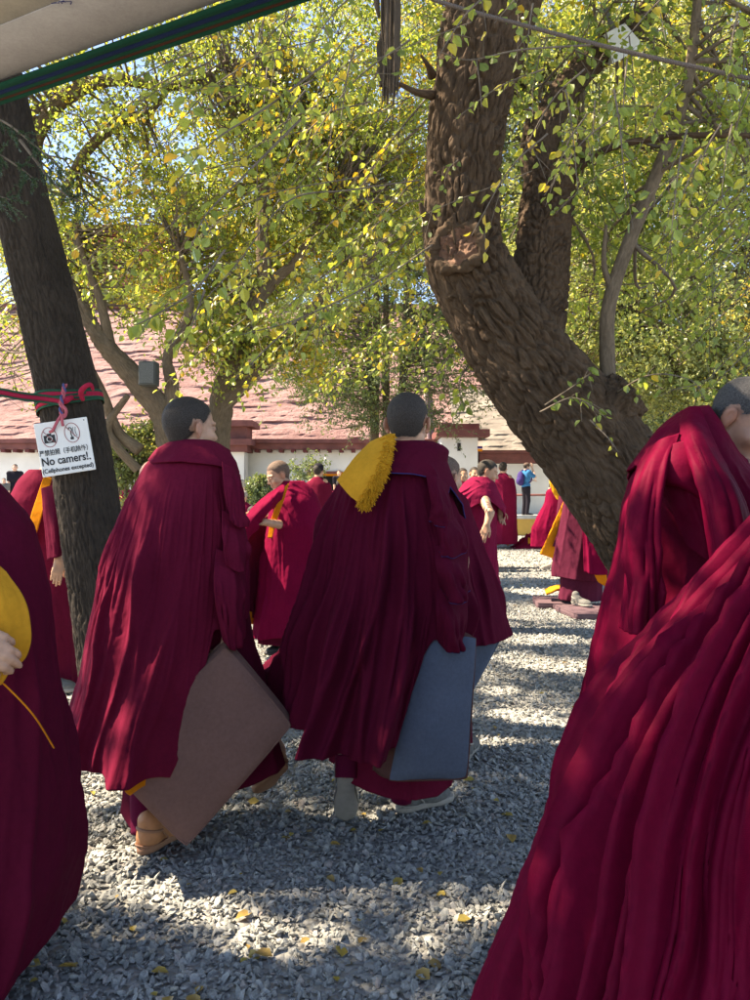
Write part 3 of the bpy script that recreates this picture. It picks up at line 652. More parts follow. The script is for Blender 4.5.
def hanging_sprays(root):
    """the low leafy twigs of the gnarled tree that hang between the camera and the court"""
    r = np.random.default_rng(77); tb = MB(); lb = MB()
    def spray(path, leaf, spacing, hue, side=3, rad=0.006):
        p = catmull(path, 40); L = np.concatenate([[0], np.cumsum(np.linalg.norm(np.diff(p, axis=0), axis=1))])
        V, Fc = tube(path, [rad, rad * 0.7, rad * 0.35], 5, 24, False); tb.add(V, Fc)
        C = []; A = []
        def dress(q, ln):
            m = max(2, int(ln / spacing)); tt = np.linspace(0.12, 1, m)
            for k, t in enumerate(tt):
                i = min(int(t * (len(q) - 1)), len(q) - 2); tan = q[i + 1] - q[i]; tan /= np.linalg.norm(tan) + 1e-9
                sd = np.cross(tan, [0, -0.7, 0.7]); sd *= (1 if k % 2 else -1)
                if r.random() < 0.85: C.append(q[i] + sd * 0.012); A.append(tan * 0.4 + sd * 0.8 + np.array([0, -0.1, -0.55]))
        dress(p, L[-1])
        for s in range(side):
            t = 0.2 + 0.7 * r.random(); i = int(t * 39); i = min(i, 38); tan = p[i + 1] - p[i]; tan /= np.linalg.norm(tan)
            dr = tan * 0.5 + r.standard_normal(3) * 0.6 + np.array([0, 0, -0.35]); dr /= np.linalg.norm(dr); ln = (0.12 + 0.25 * r.random()) * min(1.5, L[-1])
            q = catmull([p[i], p[i] + dr * ln * 0.5, p[i] + dr * ln + np.array([0, 0, -0.1 * ln])], 12)
            V, Fc = tube(q, [rad * 0.5, rad * 0.25], 4, 8, False); tb.add(V, Fc); dress(q, ln)
        C = np.array(C); h = np.clip(hue + 0.2 * r.standard_normal(len(C)), 0, 1)
        leaf_geo(lb, C, leaf * (0.65 + 0.6 * r.random(len(C))), h, r, 0.68, 0.25, np.array(A) * 2, 0.2)
    def S_(lst, leaf=0.05, sp=0.05, hue=0.55, side=3, rad=0.005): spray(pix(lst), leaf, sp, hue, side, rad)
    S_([(330, 60, 3.2), (270, 105, 2.9), (215, 140, 2.7), (178, 180, 2.6)], 0.05, 0.04, 0.55, 4)
    S_([(300, 120, 3.0), (240, 180, 2.8), (206, 215, 2.7), (190, 250, 2.7)], 0.05, 0.05, 0.5, 3)
    S_([(432, 245, 4.6), (380, 280, 4.0), (300, 318, 3.5), (240, 335, 3.2)], 0.05, 0.07, 0.5, 3)
    S_([(420, 180, 4.5), (350, 190, 3.7), (290, 200, 3.3), (240, 260, 3.1), (215, 290, 3.0)], 0.052, 0.07, 0.5, 4)
    S_([(300, 318, 3.5), (270, 345, 3.4), (235, 380, 3.3)], 0.045, 0.07, 0.6, 2)
    S_([(225, 250, 3.0), (195, 290, 2.9), (150, 318, 2.8), (135, 325, 2.8)], 0.055, 0.045, 0.42, 3)
    S_([(205, 290, 2.9), (190, 330, 2.9), (183, 350, 2.9)], 0.05, 0.045, 0.62, 2)
    for k in range(30):     # low sprays that veil the far roof
        px = 215 + 250 * r.random(); py = 270 + 120 * r.random(); Y = 5.5 + 3.5 * r.random()
        S_([(px + 60, py - 50, Y + .2), (px + 10, py - 12, Y), (px - 30, py + 25, Y - .15)], 0.06, 0.06, 0.34 + 0.3 * (r.random() < .4), 5, 0.004)
    for k in range(10):
        px = 40 + 170 * r.random(); py = 250 + 120 * r.random(); Y = 6 + 3 * r.random()
        S_([(px + 60, py - 50, Y + .2), (px + 10, py - 12, Y), (px - 30, py + 25, Y - .15)], 0.06, 0.06, 0.45, 4, 0.004)
    S_([(490, 340, 5.4), (455, 350, 5.2), (430, 385, 5.1)], 0.06, 0.045, 0.33, 6)
    S_([(480, 350, 5.4), (460, 380, 5.2), (465, 410, 5.1)], 0.06, 0.045, 0.30, 6)
    S_([(485, 330, 5.4), (440, 320, 5.1), (415, 345, 5.0)], 0.06, 0.045, 0.38, 5)
    S_([(540, 412, 4.55), (570, 398, 4.4), (590, 405, 4.3), (606, 418, 4.25)], 0.052, 0.04, 0.25, 4)
    S_([(545, 405, 4.6), (575, 385, 4.45), (592, 372, 4.4)], 0.052, 0.045, 0.22, 3)
    S_([(612, 395, 4.8), (650, 375, 4.4), (690, 380, 4.2), (705, 400, 4.1)], 0.052, 0.05, 0.3, 4)
    S_([(590, 420, 4.4), (610, 440, 4.3), (618, 452, 4.3)], 0.04, 0.06, 0.75, 1)
    S_([(590, 45, 3.4), (520, 50, 3.2), (470, 60, 3.1), (440, 52, 3.05)], 0.045, 0.055, 0.38, 2)
    S_([(458, 160, 4.6), (448, 170, 4.5), (443, 190, 4.5)], 0.04, 0.03, 0.3, 1, 0.003)
    for k in range(40):     # high twigs over the right half
        px = 500 + 300 * r.random(); py = -60 + 230 * r.random(); Y = 3.2 + 2.6 * r.random()
        dx = (-90 + 120 * r.random()); dy = 40 + 80 * r.random()
        S_([(px, py, Y), (px + dx * .5, py + dy * .35, Y - .1), (px + dx, py + dy, Y - .2)], 0.05, 0.05, 0.32 + 0.25 * (r.random() < 0.35), 4)
    for k in range(24):     # and over the middle left
        px = 190 + 250 * r.random(); py = -70 + 190 * r.random(); Y = 3.3 + 2.6 * r.random()
        dx = (-120 + 130 * r.random()); dy = 40 + 90 * r.random()
        S_([(px, py, Y), (px + dx * .5, py + dy * .35, Y - .1), (px + dx, py + dy, Y - .2)], 0.05, 0.055, 0.36 + 0.38 * (r.random() < 0.5), 4)
    for k in range(17):     # yellowing sprays in front of the far crowns
        px = 130 + 300 * r.random(); py = 60 + 230 * r.random(); Y = 3.0 + 2.5 * r.random()
        dx = -40 - 70 * r.random(); dy = 10 + 60 * r.random()
        S_([(px - dx, py - dy, Y + .2), (px, py - 8, Y), (px + dx * .6, py + dy * .6, Y - .15)], 0.05, 0.055, 0.62 + 0.15 * r.standard_normal(), 3, 0.003)
    for k in range(9):
        px = 250 + 170 * r.random(); py = 130 + 120 * r.random(); Y = 5 + 2.6 * r.random()
        S_([(px + 40, py - 60, Y), (px, py - 10, Y - .1), (px - 30, py + 40, Y - .2)], 0.055, 0.055, 0.45 + 0.2 * r.random(), 5)
    for k in range(22):
        px = 660 + 120 * r.random(); py = 200 + 190 * r.random(); Y = 5 + 1.5 * r.random()
        S_([(px + 50, py - 60, Y), (px, py - 10, Y - .1), (px - 40, py + 30, Y - .2)], 0.055, 0.06, 0.3 + 0.15 * r.random(), 4)
    tb.build('hanging_twigs', M['twig'], root); lb.build('hanging_leaves', M['leaf'], root, smooth=False)

def sign_tree():
    r = np.random.default_rng(41); Y = 4.7
    root = empty('straight_tree', P(128, 722, Y), 'dark straight leaning tree carrying the white sign board', 'tree')
    mb = MB()
    tr = limb(mb, pix([(140, 765, Y), (118, 690, Y), (101, 590, Y), (86, 490, Y), (69, 398, Y), (52, 325, Y), (34, 250, Y), (17, 180, Y), (2, 100, Y), (-16, 20, Y), (-40, -110, Y), (-70, -240, Y)]),
              [0.235, 0.20, 0.182, 0.178, 0.178, 0.172, 0.166, 0.155, 0.145, 0.135, 0.12, 0.09], 220, 620, 0.006, 4, 26, 4, (.030, .13, .013))
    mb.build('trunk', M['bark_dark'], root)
    ul = MB(); sk = [tr[300:]]; s = tr[-20]
    for (x, y, z, rad) in ((-4.2, 3.0, 6.5, .09), (-3.0, 1.0, 6.2, .09), (-5.2, 5.0, 6.6, .08), (-1.8, 3.4, 7.0, .07), (-3.8, 6.2, 7.2, .08), (-5.0, 0.2, 5.9, .07), (-2.6, 8.0, 7.4, .07)):
        m = (s + np.array([x, y, z])) / 2 + np.array([0, 0, 0.4]); sk.append(limb(ul, [s, m, (x, y, z)], [rad, rad * .7, rad * .3], 10, 30, 0.004, int(60 + x)))
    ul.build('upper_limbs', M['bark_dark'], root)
    sk = np.concatenate(sk)
    cl = blob_clumps(r, [((-4.2, 3.0, 6.3), (2.0, 1.6, 0.9), 130), ((-3.9, 1.2, 6.0), (2.0, 1.4, 0.8), 110), ((-5.0, 5.2, 6.7), (2.0, 1.8, 0.9), 110), ((-2.4, 3.4, 6.9), (1.4, 1.5, 0.7), 60), ((-6.4, 2.8, 6.2), (1.2, 2.2, .8), 60),
                         ((-3.8, 7.2, 7.2), (2.4, 1.8, 0.9), 100), ((-5.0, -0.2, 5.8), (1.8, 1.5, 0.8), 60)])
    crown(root, r, cl, sk, 0.065, 110, 0.36, 0.40, M['leaf'])
sign_tree()
GT, GSK = gnarled_tree(); hanging_sprays(GT)

def far_tree(name, label, base, limbs, blobs, leaf, per, crad, hue, mat, seed, bark=None, asp=0.6, group=None, huev=0.2, tw=True, filt=None):
    r = np.random.default_rng(seed); root = empty(name, base, label, 'tree', group)
    mb = MB(); sk = []
    for (pts, rad) in limbs:
        rad = [q * .64 for q in rad]; big = max(rad) > .1; sk.append(limb(mb, pts, rad, 48 if big else 16, max(30, (26 if big else 12) * len(pts)), 0.10 * max(rad) if max(rad) > 0.08 else 0.0, seed + len(sk), 10, 2.4, (.06, .14, .018) if big else None))
    mb.build('trunk', bark or M['bark_far'], root)
    cl = blob_clumps(r, blobs)
    crown(root, r, cl, np.concatenate(sk), leaf, per, crad, hue, mat, asp, twigs=tw, huev=huev, filt=filt)
    return root
def B(px, py, Y, rx, ry, rz, k): return (P(px, py, Y), (rx, ry, rz), int(k * 1.75))

YA = 10.5
far_tree('spreading_tree', 'grey brown spreading tree with thick forked limbs carrying the loudspeaker box', P(180, 592, YA),
  [(pix([(186, 610, YA), (182, 520, YA), (168, 425, YA), (140, 385, YA), (106, 346, YA), (86, 316, YA), (66, 280, YA), (40, 220, YA), (28, 150, YA)]), [.42, .33, .28, .24, .2, .16, .14, .12, .09]),
   (pix([(34, 170, YA), (40, 130, YA), (66, 98, YA), (110, 80, YA), (180, 86, YA), (230, 60, YA)]), [.10, .15, .16, .12, .08, .04]),
   (pix([(60, 200, YA), (86, 152, YA), (125, 118, YA), (150, 112, YA), (190, 60, YA)]), [.06, .11, .10, .07, .03]),
   (pix([(110, 345, YA), (100, 300, YA), (85, 262, YA), (76, 230, YA)]), [.12, .09, .07, .05]),
   (pix([(165, 430, YA), (172, 390, YA), (168, 355, YA), (190, 310, YA), (180, 250, YA)]), [.2, .14, .1, .08, .04]),
   (pix([(140, 450, YA - .2), (118, 432, YA - .2), (103, 395, YA - .3), (92, 372, YA - .3), (70, 330, YA - .4)]), [.13, .11, .09, .08, .05]),
   (pix([(138, 470, YA - .2), (116, 445, YA - .3), (108, 425, YA - .3), (128, 395, YA - .2)]), [.1, .09, .09, .06])],
  [B(70, 60, YA, 2.2, 1.6, 1.0, 46), B(150, 160, YA, 1.6, 1.6, 1.1, 40), B(60, 200, YA + 1, 1.6, 1.2, 1.0, 22), B(190, 230, YA + .5, 1.6, 1.3, 0.9, 42), B(20, 330, YA + .5, .8, .9, 1.0, 22), B(200, 100, YA + .5, 2.0, 1.5, 1.0, 40), B(130, 270, YA + 1, 1.4, 1, .7, 24)],
  0.06, 50, 0.34, 0.44, M['leaf'], 51)
far_tree('forked_tree', 'tree with a dark forked trunk rising behind the crowd left of centre', P(212, 588, 11.2),
  [(pix([(205, 600, 11.2), (212, 500, 11.2), (222, 400, 11.2), (238, 355, 11.2), (254, 308, 11.2), (264, 270, 11.2), (262, 225, 11.2), (268, 150, 11.3)]), [.34, .3, .26, .23, .2, .16, .12, .07]),
   (pix([(226, 400, 11.2), (262, 365, 11.2), (290, 338, 11.2), (310, 310, 11.3), (350, 270, 11.5)]), [.2, .17, .13, .1, .05]),
   (pix([(258, 300, 11.2), (280, 275, 11.2), (298, 258, 11.2), (330, 200, 11.2)]), [.13, .12, .1, .05])],
  [B(270, 180, 11.5, 1.9, 1.7, 1.3, 62), B(340, 230, 11.8, 1.5, 1.4, 1.0, 44), B(300, 80, 11.5, 2.4, 1.6, 1.3, 60), B(230, 270, 11.6, 1.0, 1.0, .7, 24), B(255, 345, 11, .9, .7, .45, 16), B(330, 345, 11, .9, .6, .5, 18), B(200, 320, 11, .7, .6, .4, 12), B(390, 130, 12, 1.5, 1.4, 1.2, 36), B(240, 20, 12, 2.0, 1.4, 1.0, 36)],
  0.062, 95, 0.34, 0.50, M['leaf'], 52)
far_tree('willow_tree', 'grey green willow with several slim upright trunks behind the centre monk', P(388, 545, 19),
  [(pix([(x, 550, 19), (x + d, 450, 19), (x + d * 2, 350, 19), (x + d * 2.6, 270, 19), (x + d * 3, 180, 19)]), [.17, .14, .12, .09, .05]) for x, d in ((374, 1), (386, 0), (392, 6), (380, -5))],
  [B(385, 260, 19, 2.4, 2.0, 2.2, 80), B(420, 330, 19.5, 1.4, 1.2, 1.6, 26), B(335, 310, 19.5, 1.4, 1.2, 1.6, 24), B(400, 170, 19, 2.6, 2, 2.0, 60), B(350, 395, 18.5, 1.3, .9, .9, 30), B(440, 370, 18.5, 1.3, .9, 1.5, 34), B(300, 350, 18.5, 1.2, .9, .9, 20)],
  0.085, 95, 0.45, 0.35, M['leaf_grey'], 53, asp=0.32)
far_tree('leafy_tree', 'pale green leafy tree filling the right side behind the leaning trunk', P(700, 560, 14),
  [(pix([(712, 575, 14), (708, 480, 14), (700, 400, 14), (690, 300, 14), (700, 200, 14), (690, 80, 14)]), [.3, .24, .2, .16, .12, .06]), (pix([(700, 400, 14), (650, 330, 14), (600, 260, 14), (580, 180, 14)]), [.15, .11, .08, .05]), (pix([(695, 330, 14), (740, 270, 14), (770, 200, 14)]), [.13, .1, .05])],
  [B(640, 330, 13.5, 2.0, 1.6, 1.5, 70), B(730, 370, 13, 1.6, 1.4, 1.3, 56), B(620, 230, 14, 2.2, 1.6, 1.5, 66), B(720, 230, 14.5, 1.7, 1.6, 1.6, 40), B(580, 330, 15, 1.3, 1.2, 1.4, 36), B(680, 120, 14, 2.8, 1.8, 1.6, 74), B(790, 300, 14, 1.6, 1.6, 2.2, 30), B(720, 30, 14, 2.2, 1.6, 1.2, 50)],
  0.07, 100, 0.40, 0.36, M['leaf_pale'], 54, huev=0.24)
far_tree('round_tree', 'dense yellow green tree standing behind the knot of the leaning elm', P(560, 545, 18),
  [(pix([(560, 560, 18), (556, 450, 18), (552, 330, 18), (545, 200, 18), (550, 90, 18)]), [.3, .25, .2, .13, .06])],
  [B(540, 260, 18, 2.4, 2.0, 2.4, 80), B(600, 370, 17.5, 2.4, 1.4, 1.4, 54), B(560, 110, 18, 3.2, 2.4, 2.0, 84), B(470, 210, 18.5, 1.8, 1.6, 1.8, 44), B(470, 80, 18.5, 2.2, 1.6, 1.8, 44), B(600, 20, 18, 2.6, 1.8, 1.4, 50), B(420, 10, 18, 2.2, 1.6, 1.4, 36)],
  0.085, 100, 0.48, 0.42, M['leaf_pale'], 55)
far_tree('tall_tree', 'tall yellowing tree behind the pink roof on the left', P(60, 520, 43),
  [(pix([(60, 520, 43), (64, 400, 43), (70, 300, 43), (80, 180, 43)]), [.5, .4, .3, .12])],
  [B(20, 340, 43, 3.5, 3, 3.4, 70), B(60, 260, 44, 3.0, 3, 2.6, 44), B(150, 330, 44, 2.8, 2.5, 2.6, 44), B(10, 220, 43, 2.8, 2.4, 2.8, 34)],
  0.17, 100, 0.85, 0.48, M['leaf_pale'], 56)
far_tree('broad_tree', 'broad yellow green tree behind the pink roof in the middle', P(270, 520, 44),
  [(pix([(270, 520, 44), (265, 400, 44), (272, 300, 44), (265, 160, 44)]), [.5, .4, .3, .12])],
  [B(280, 250, 44, 4.0, 3, 4.0, 100), B(220, 330, 45, 3, 2.5, 2.4, 40), B(330, 150, 45, 4.0, 3, 3.5, 66), B(200, 200, 46, 2.2, 2.5, 2.2, 22), B(400, 230, 46, 4, 3, 3.5, 60)],
  0.17, 100, 0.85, 0.52, M['leaf_pale'], 57)
far_tree('shady_tree', 'darker green tree at the far right edge behind the wall', P(690, 530, 24),
  [(pix([(690, 545, 24), (690, 420, 24), (700, 300, 24), (690, 150, 24)]), [.4, .3, .2, .1])],
  [B(680, 400, 23, 3.6, 2.0, 1.6, 70), B(740, 300, 24, 2.4, 2.4, 2.8, 50), B(610, 300, 24, 3.0, 2, 2.6, 60), B(650, 150, 24, 4.5, 2.5, 3.2, 90)],
  0.11, 100, 0.6, 0.25, M['leaf_grey'], 58)

def shrub(name, label, base, blobs, leaf, per, crad, hue, mat, seed):
    r = np.random.default_rng(seed); root = empty(name, base, label, 'shrub'); mb = MB(); sk = []
    for k in range(6):
        e = np.asarray(blobs[k % len(blobs)][0]) + r.standard_normal(3) * 0.15
        sk.append(limb(mb, [np.asarray(base), (np.asarray(base) + e) / 2 + r.standard_normal(3) * 0.08, e], [0.03, 0.02, 0.008], 6, 12))
    mb.build('stem', M['twig'], root); crown(root, r, blob_clumps(r, blobs), np.concatenate(sk), leaf, per, crad, hue, mat, name='foliage')
shrub('leafy_shrub', 'pale green feathery shrub growing beside the sign tree', P(132, 585, 11), [B(133, 468, 11, .5, .4, .5, 26), B(150, 440, 11, .35, .35, .3, 14), B(118, 450, 11, .3, .3, .3, 10)], 0.06, 70, 0.18, 0.2, M['leaf_pale'], 61)
shrub('dusty_shrub', 'pale dusty shrub against the white gate pier', P(264, 508, 25.5), [B(262, 490, 25.5, .5, .4, .5, 22), B(250, 497, 25.4, .35, .3, .3, 9)], 0.09, 60, 0.22, 0.45, M['leaf_grey'], 62)
shrub('yellow_shrub', 'loose dull green bush against the white wall left of the centre monk', P(310, 512, 25), [B(312, 470, 25, .55, .4, .35, 9), B(300, 472, 25, .4, .4, .3, 4)], 0.09, 45, 0.24, 0.40, M['leaf_grey'], 63)
def juniper():
    """drooping evergreen sprig in front of the straight trunk"""
    r = np.random.default_rng(65); root = empty('juniper_branch', P(-40, 120, 3.2), 'dark green juniper branch drooping in front of the straight trunk', 'branch'); tb = MB(); lb = MB()
    for (pts, k) in (([(-60, 100, 3.3), (0, 120, 3.2), (40, 150, 3.1), (62, 170, 3.1)], 9), ([(-60, 130, 3.2), (-10, 150, 3.1), (20, 168, 3.1), (35, 180, 3.1)], 8), ([(-60, 120, 3.2), (-20, 185, 3.1), (10, 200, 3.1)], 6), ([(20, 140, 3.15), (60, 190, 3.1), (90, 205, 3.1)], 5)):
        p = catmull(pix(pts), 60); V, Fc = tube(p, [0.007, 0.002], 5, 30, False); tb.add(V, Fc)
        for j in range(k * 3):
            i = int(12 + r.random() * 46); d = r.standard_normal(3) * 0.5 + (p[min(i + 1, 59)] - p[i - 1]) * 25 + np.array([0, 0, -0.35]); d /= np.linalg.norm(d); ln = 0.05 + 0.08 * r.random()
            q = p[i] + d * np.linspace(0, ln, 16)[:, None]
            C = np.repeat(q, 3, 0); ax = np.tile(d, (len(C), 1)) * 0.9 + r.standard_normal((len(C), 3)) * 0.5
            leaf_geo(lb, C, 0.013, np.clip(0.5 + 0.3 * r.standard_normal(len(C)), 0, 1), r, 0.22, 0.1, ax)
    tb.build('stem', M['twig'], root); lb.build('foliage', M['juniper'], root)
juniper()
# ================================================================= PEOPLE: bodies
def skin_mat(name, col):
    t = NT(name); v = t.obj(); tint = t.attr('tint'); warm = t.attr('warm')
    c = t.ramp(t.noise(v, 30, 4), [(0.3, tuple(x * 0.85 for x in col)), (0.7, tuple(min(1, x * 1.12) for x in col))])
    c = t.mix(warm, c, (col[0] * 0.95, col[1] * 0.55, col[2] * 0.5))
    c = t.mix(tint, c, (0.03, 0.022, 0.018))
    t.set('Base Color', c); t.set('Roughness', 0.5); t.set('Specular IOR Level', 0.35)
    t.set('Subsurface Weight', 0.08); t.set('Subsurface Radius', (0.01, 0.004, 0.002)); t.set('Subsurface Scale', 0.6)
    t.set('Normal', t.bump(t.noise(v, 220, 3), 0.12, 0.002)); return t.m
M['skin'] = skin_mat('skin', (0.46, 0.255, 0.165)); M['skin_fair'] = skin_mat('fair_skin', (0.56, 0.34, 0.25)); M['skin_shaded'] = skin_mat('shaded_skin', (0.36, 0.19, 0.125))
def hair_mat(name, col):
    t = NT(name); v = t.obj()
    c = t.ramp(t.noise(v, 260, 2, 0.8), [(0.3, tuple(x * 0.45 for x in col)), (0.7, tuple(x * 1.7 for x in col))])
    t.set('Base Color', c); t.set('Roughness', 0.65); t.set('Specular IOR Level', 0.15)
    t.set('Normal', t.bump(t.noise(v, 420, 2, 0.8), 0.6, 0.004)); return t.m
M['hair'] = hair_mat('black_stubble', (0.036, 0.029, 0.025)); M['hair_grey'] = hair_mat('grey_stubble', (0.05, 0.047, 0.047)); M['hair_shaved'] = hair_mat('shaved_stubble', (0.12, 0.078, 0.06))

class SDF:
    def __init__(s): s.p = []
    def cone(s, a, b, ra, rb, k=0.02, sub=False): s.p.append(('c', np.array(a, float), np.array(b, float), ra, rb, k, sub)); return s
    def ell(s, c, r, R=None, k=0.02, sub=False): s.p.append(('e', np.array(c, float), np.array(r, float), np.eye(3) if R is None else np.array(R, float), None, k, sub)); return s
    def mesh(s, h, zones):
        lo = []; hi = []
        for q in s.p:
            if q[6]: continue
            if q[0] == 'c': m = max(q[3], q[4]); lo.append(np.minimum(q[1], q[2]) - m); hi.append(np.maximum(q[1], q[2]) + m)
            else: e = np.sqrt(((q[3] * q[2][None, :]) ** 2).sum(1)); lo.append(q[1] - e); hi.append(q[1] + e)
        lo = np.min(lo, 0) - 0.02; hi = np.max(hi, 0) + 0.02
        ax = []
        for d in range(3):
            x = lo[d]; g_ = [x]
            while x < hi[d]:
                st = h
                for (c, rad, hh) in zones:
                    gap_ = abs(x - c[d]) - rad
                    if gap_ < 0: st = min(st, hh)
                    else: st = min(st, hh + 0.5 * gap_)
                # do not step over the start of a fine zone
                for (c, rad, hh) in zones:
                    s0 = c[d] - rad
                    if x < s0 < x + st: st = max(hh, s0 - x)
                x += st; g_.append(x)
            ax.append(np.array(g_))
        f = np.full([len(a) for a in ax], 1.0, np.float32)
        for (ty, A, B_, C, D, k, sub) in s.p:
            if ty == 'c': m = max(C, D) + k + 2.2 * h; l, u = np.minimum(A, B_) - m, np.maximum(A, B_) + m
            else: e = np.sqrt(((C * B_[None, :]) ** 2).sum(1)) + k + 2.2 * h; l, u = A - e, A + e
            sl = tuple(slice(max(0, np.searchsorted(ax[d], l[d]) - 1), np.searchsorted(ax[d], u[d]) + 1) for d in range(3))
            X = np.stack(np.meshgrid(ax[0][sl[0]], ax[1][sl[1]], ax[2][sl[2]], indexing='ij'), -1)
            if X.size == 0: continue
            if ty == 'c':
                ba = B_ - A; t = np.clip(((X - A) @ ba) / (ba @ ba + 1e-12), 0, 1)
                d = np.linalg.norm(X - A - t[..., None] * ba, axis=-1) - (C + (D - C) * t)
            else:
                q = (X - A) @ C; k0 = np.linalg.norm(q / B_, axis=-1); k1 = np.linalg.norm(q / (B_ * B_), axis=-1)
                d = k0 * (k0 - 1) / (k1 + 1e-9)
            o = f[sl]
            if sub:
                hh = np.clip(0.5 - 0.5 * (o + d) / k, 0, 1); f[sl] = o * (1 - hh) + (-d) * hh + k * hh * (1 - hh)
            else:
                hh = np.clip(0.5 + 0.5 * (o - d) / k, 0, 1); f[sl] = o * (1 - hh) + d * hh - k * hh * (1 - hh)
        return nets(f, ax)
def nets(f, ax):
    s = f < 0
    n = [q - 1 for q in f.shape]
    cnt = np.zeros(n, np.int8)
    for i in (0, 1):
        for j in (0, 1):
            for k in (0, 1): cnt += s[i:n[0] + i, j:n[1] + j, k:n[2] + k]
    I, J, K = np.nonzero((cnt > 0) & (cnt < 8))
    idx = np.full(n, -1, np.int64); idx[I, J, K] = np.arange(len(I))
    acc = np.zeros((len(I), 3)); num = np.zeros(len(I))
    pts = {}
    for i in (0, 1):
        for j in (0, 1):
            for k in (0, 1): pts[i, j, k] = (f[I + i, J + j, K + k].astype(float), np.stack([ax[0][I + i], ax[1][J + j], ax[2][K + k]], -1))
    for a in pts:
        for d in range(3):
            if a[d] == 0:
                b = tuple(1 if e == d else a[e] for e in range(3))
                fa, pa = pts[a]; fb, pb = pts[b]; m = (fa < 0) != (fb < 0)
                t = np.where(m, fa / (fa - fb + 1e-20), 0)
                acc += np.where(m[:, None], pa + (pb - pa) * t[:, None], 0); num += m
    V = acc / np.maximum(num, 1)[:, None]
    Fs = []
    for d in range(3):
        e1, e2 = [(1, 2), (2, 0), (0, 1)][d]
        sh = list(f.shape); A = [slice(None)] * 3; B_ = [slice(None)] * 3
        A[d] = slice(0, -1); B_[d] = slice(1, None)
        sa, sb = s[tuple(A)], s[tuple(B_)]
        for flip in (False, True):
            m = (sa & ~sb) if not flip else (~sa & sb)
            q = np.stack(np.nonzero(m), -1)
            q = q[(q[:, e1] > 0) & (q[:, e2] > 0) & (q[:, e1] < f.shape[e1] - 1) & (q[:, e2] < f.shape[e2] - 1)]
            if not len(q): continue
            o1 = np.zeros(3, int); o1[e1] = 1; o2 = np.zeros(3, int); o2[e2] = 1
            c = [q - o1 - o2, q - o2, q, q - o1]
            fc = np.stack([idx[tuple(x.T)] for x in c], -1)
            Fs.append(fc if not flip else fc[:, ::-1])
    Fs = np.concatenate(Fs); Fs = Fs[(Fs >= 0).all(1)]
    return V, Fs

def unit(v): v = np.asarray(v, float); return v / (np.linalg.norm(v) + 1e-12)
def basis(f, u):
    f = unit(f); r = unit(np.cross(f, u)); u = np.cross(r, f); return np.stack([r, f, u], -1)   # columns right, forward, up

def head_sdf(sd, c, R, s=1.0, jaw=1.0, neck=None):
    g = lambda x, y, z: c + R @ (np.array([x, y, z]) * s)
    E = lambda p, r, k, sub=False: sd.ell(g(*p), np.array(r) * s, R, k * s, sub)
    C_ = lambda a, b, ra, rb, k, sub=False: sd.cone(g(*a), g(*b), ra * s, rb * s, k * s, sub)
    if neck is not None:
        sd.cone(g(0, -0.022, -0.05), neck, 0.056 * s, 0.066 * s, 0.02)
    E((0, -0.014, 0.033), (0.0755, 0.096, 0.082), 0.02); E((0, -0.04, 0.01), (0.066, 0.062, 0.07), 0.02)
    E((0, 0.024, -0.035), (0.063 * jaw, 0.066, 0.078), 0.025); E((0, 0.035, -0.075), (0.046 * jaw, 0.047, 0.040), 0.02)
    C_((-0.045 * jaw, 0.0, -0.062), (-0.018, 0.062, -0.092), 0.020, 0.017, 0.02); C_((0.045 * jaw, 0.0, -0.062), (0.018, 0.062, -0.092), 0.020, 0.017, 0.02)
    E((0, 0.073, -0.097), (0.022, 0.016, 0.016), 0.014)
    for q in (-1, 1):
        E((q * 0.043, 0.058, -0.030), (0.024, 0.024, 0.022), 0.018)
        E((q * 0.031, 0.098, 0.004), (0.017, 0.014, 0.012), 0.014, True)
        E((q * 0.031, 0.0765, 0.002), (0.0155, 0.0135, 0.0095), 0.004)
        C_((q * 0.012, 0.086, 0.022), (q * 0.05, 0.071, 0.022), 0.008, 0.007, 0.012)
        E((q * 0.012, 0.095, -0.036), (0.009, 0.010, 0.008), 0.006)
        sd.ell(g(q * 0.084, -0.012, -0.006), np.array((0.0065, 0.020, 0.030)) * s, R @ np.array([[math.cos(.45), q * math.sin(.45), 0], [-q * math.sin(.45), math.cos(.45), 0], [0, 0, 1]]).T, 0.005 * s)
        E((q * 0.078, -0.010, -0.034), (0.007, 0.009, 0.011), 0.006)
        E((q * 0.0925, -0.004, -0.003), (0.0065, 0.0125, 0.020), 0.003, True)
    C_((0, 0.083, 0.012), (0, 0.105, -0.030), 0.0075, 0.0115, 0.012)
    E((0, 0.087, -0.059), (0.024, 0.0095, 0.0065), 0.006); E((0, 0.0865, -0.071), (0.021, 0.010, 0.0075), 0.006)
    E((0, 0.101, -0.0648), (0.024, 0.007, 0.0022), 0.003, True)

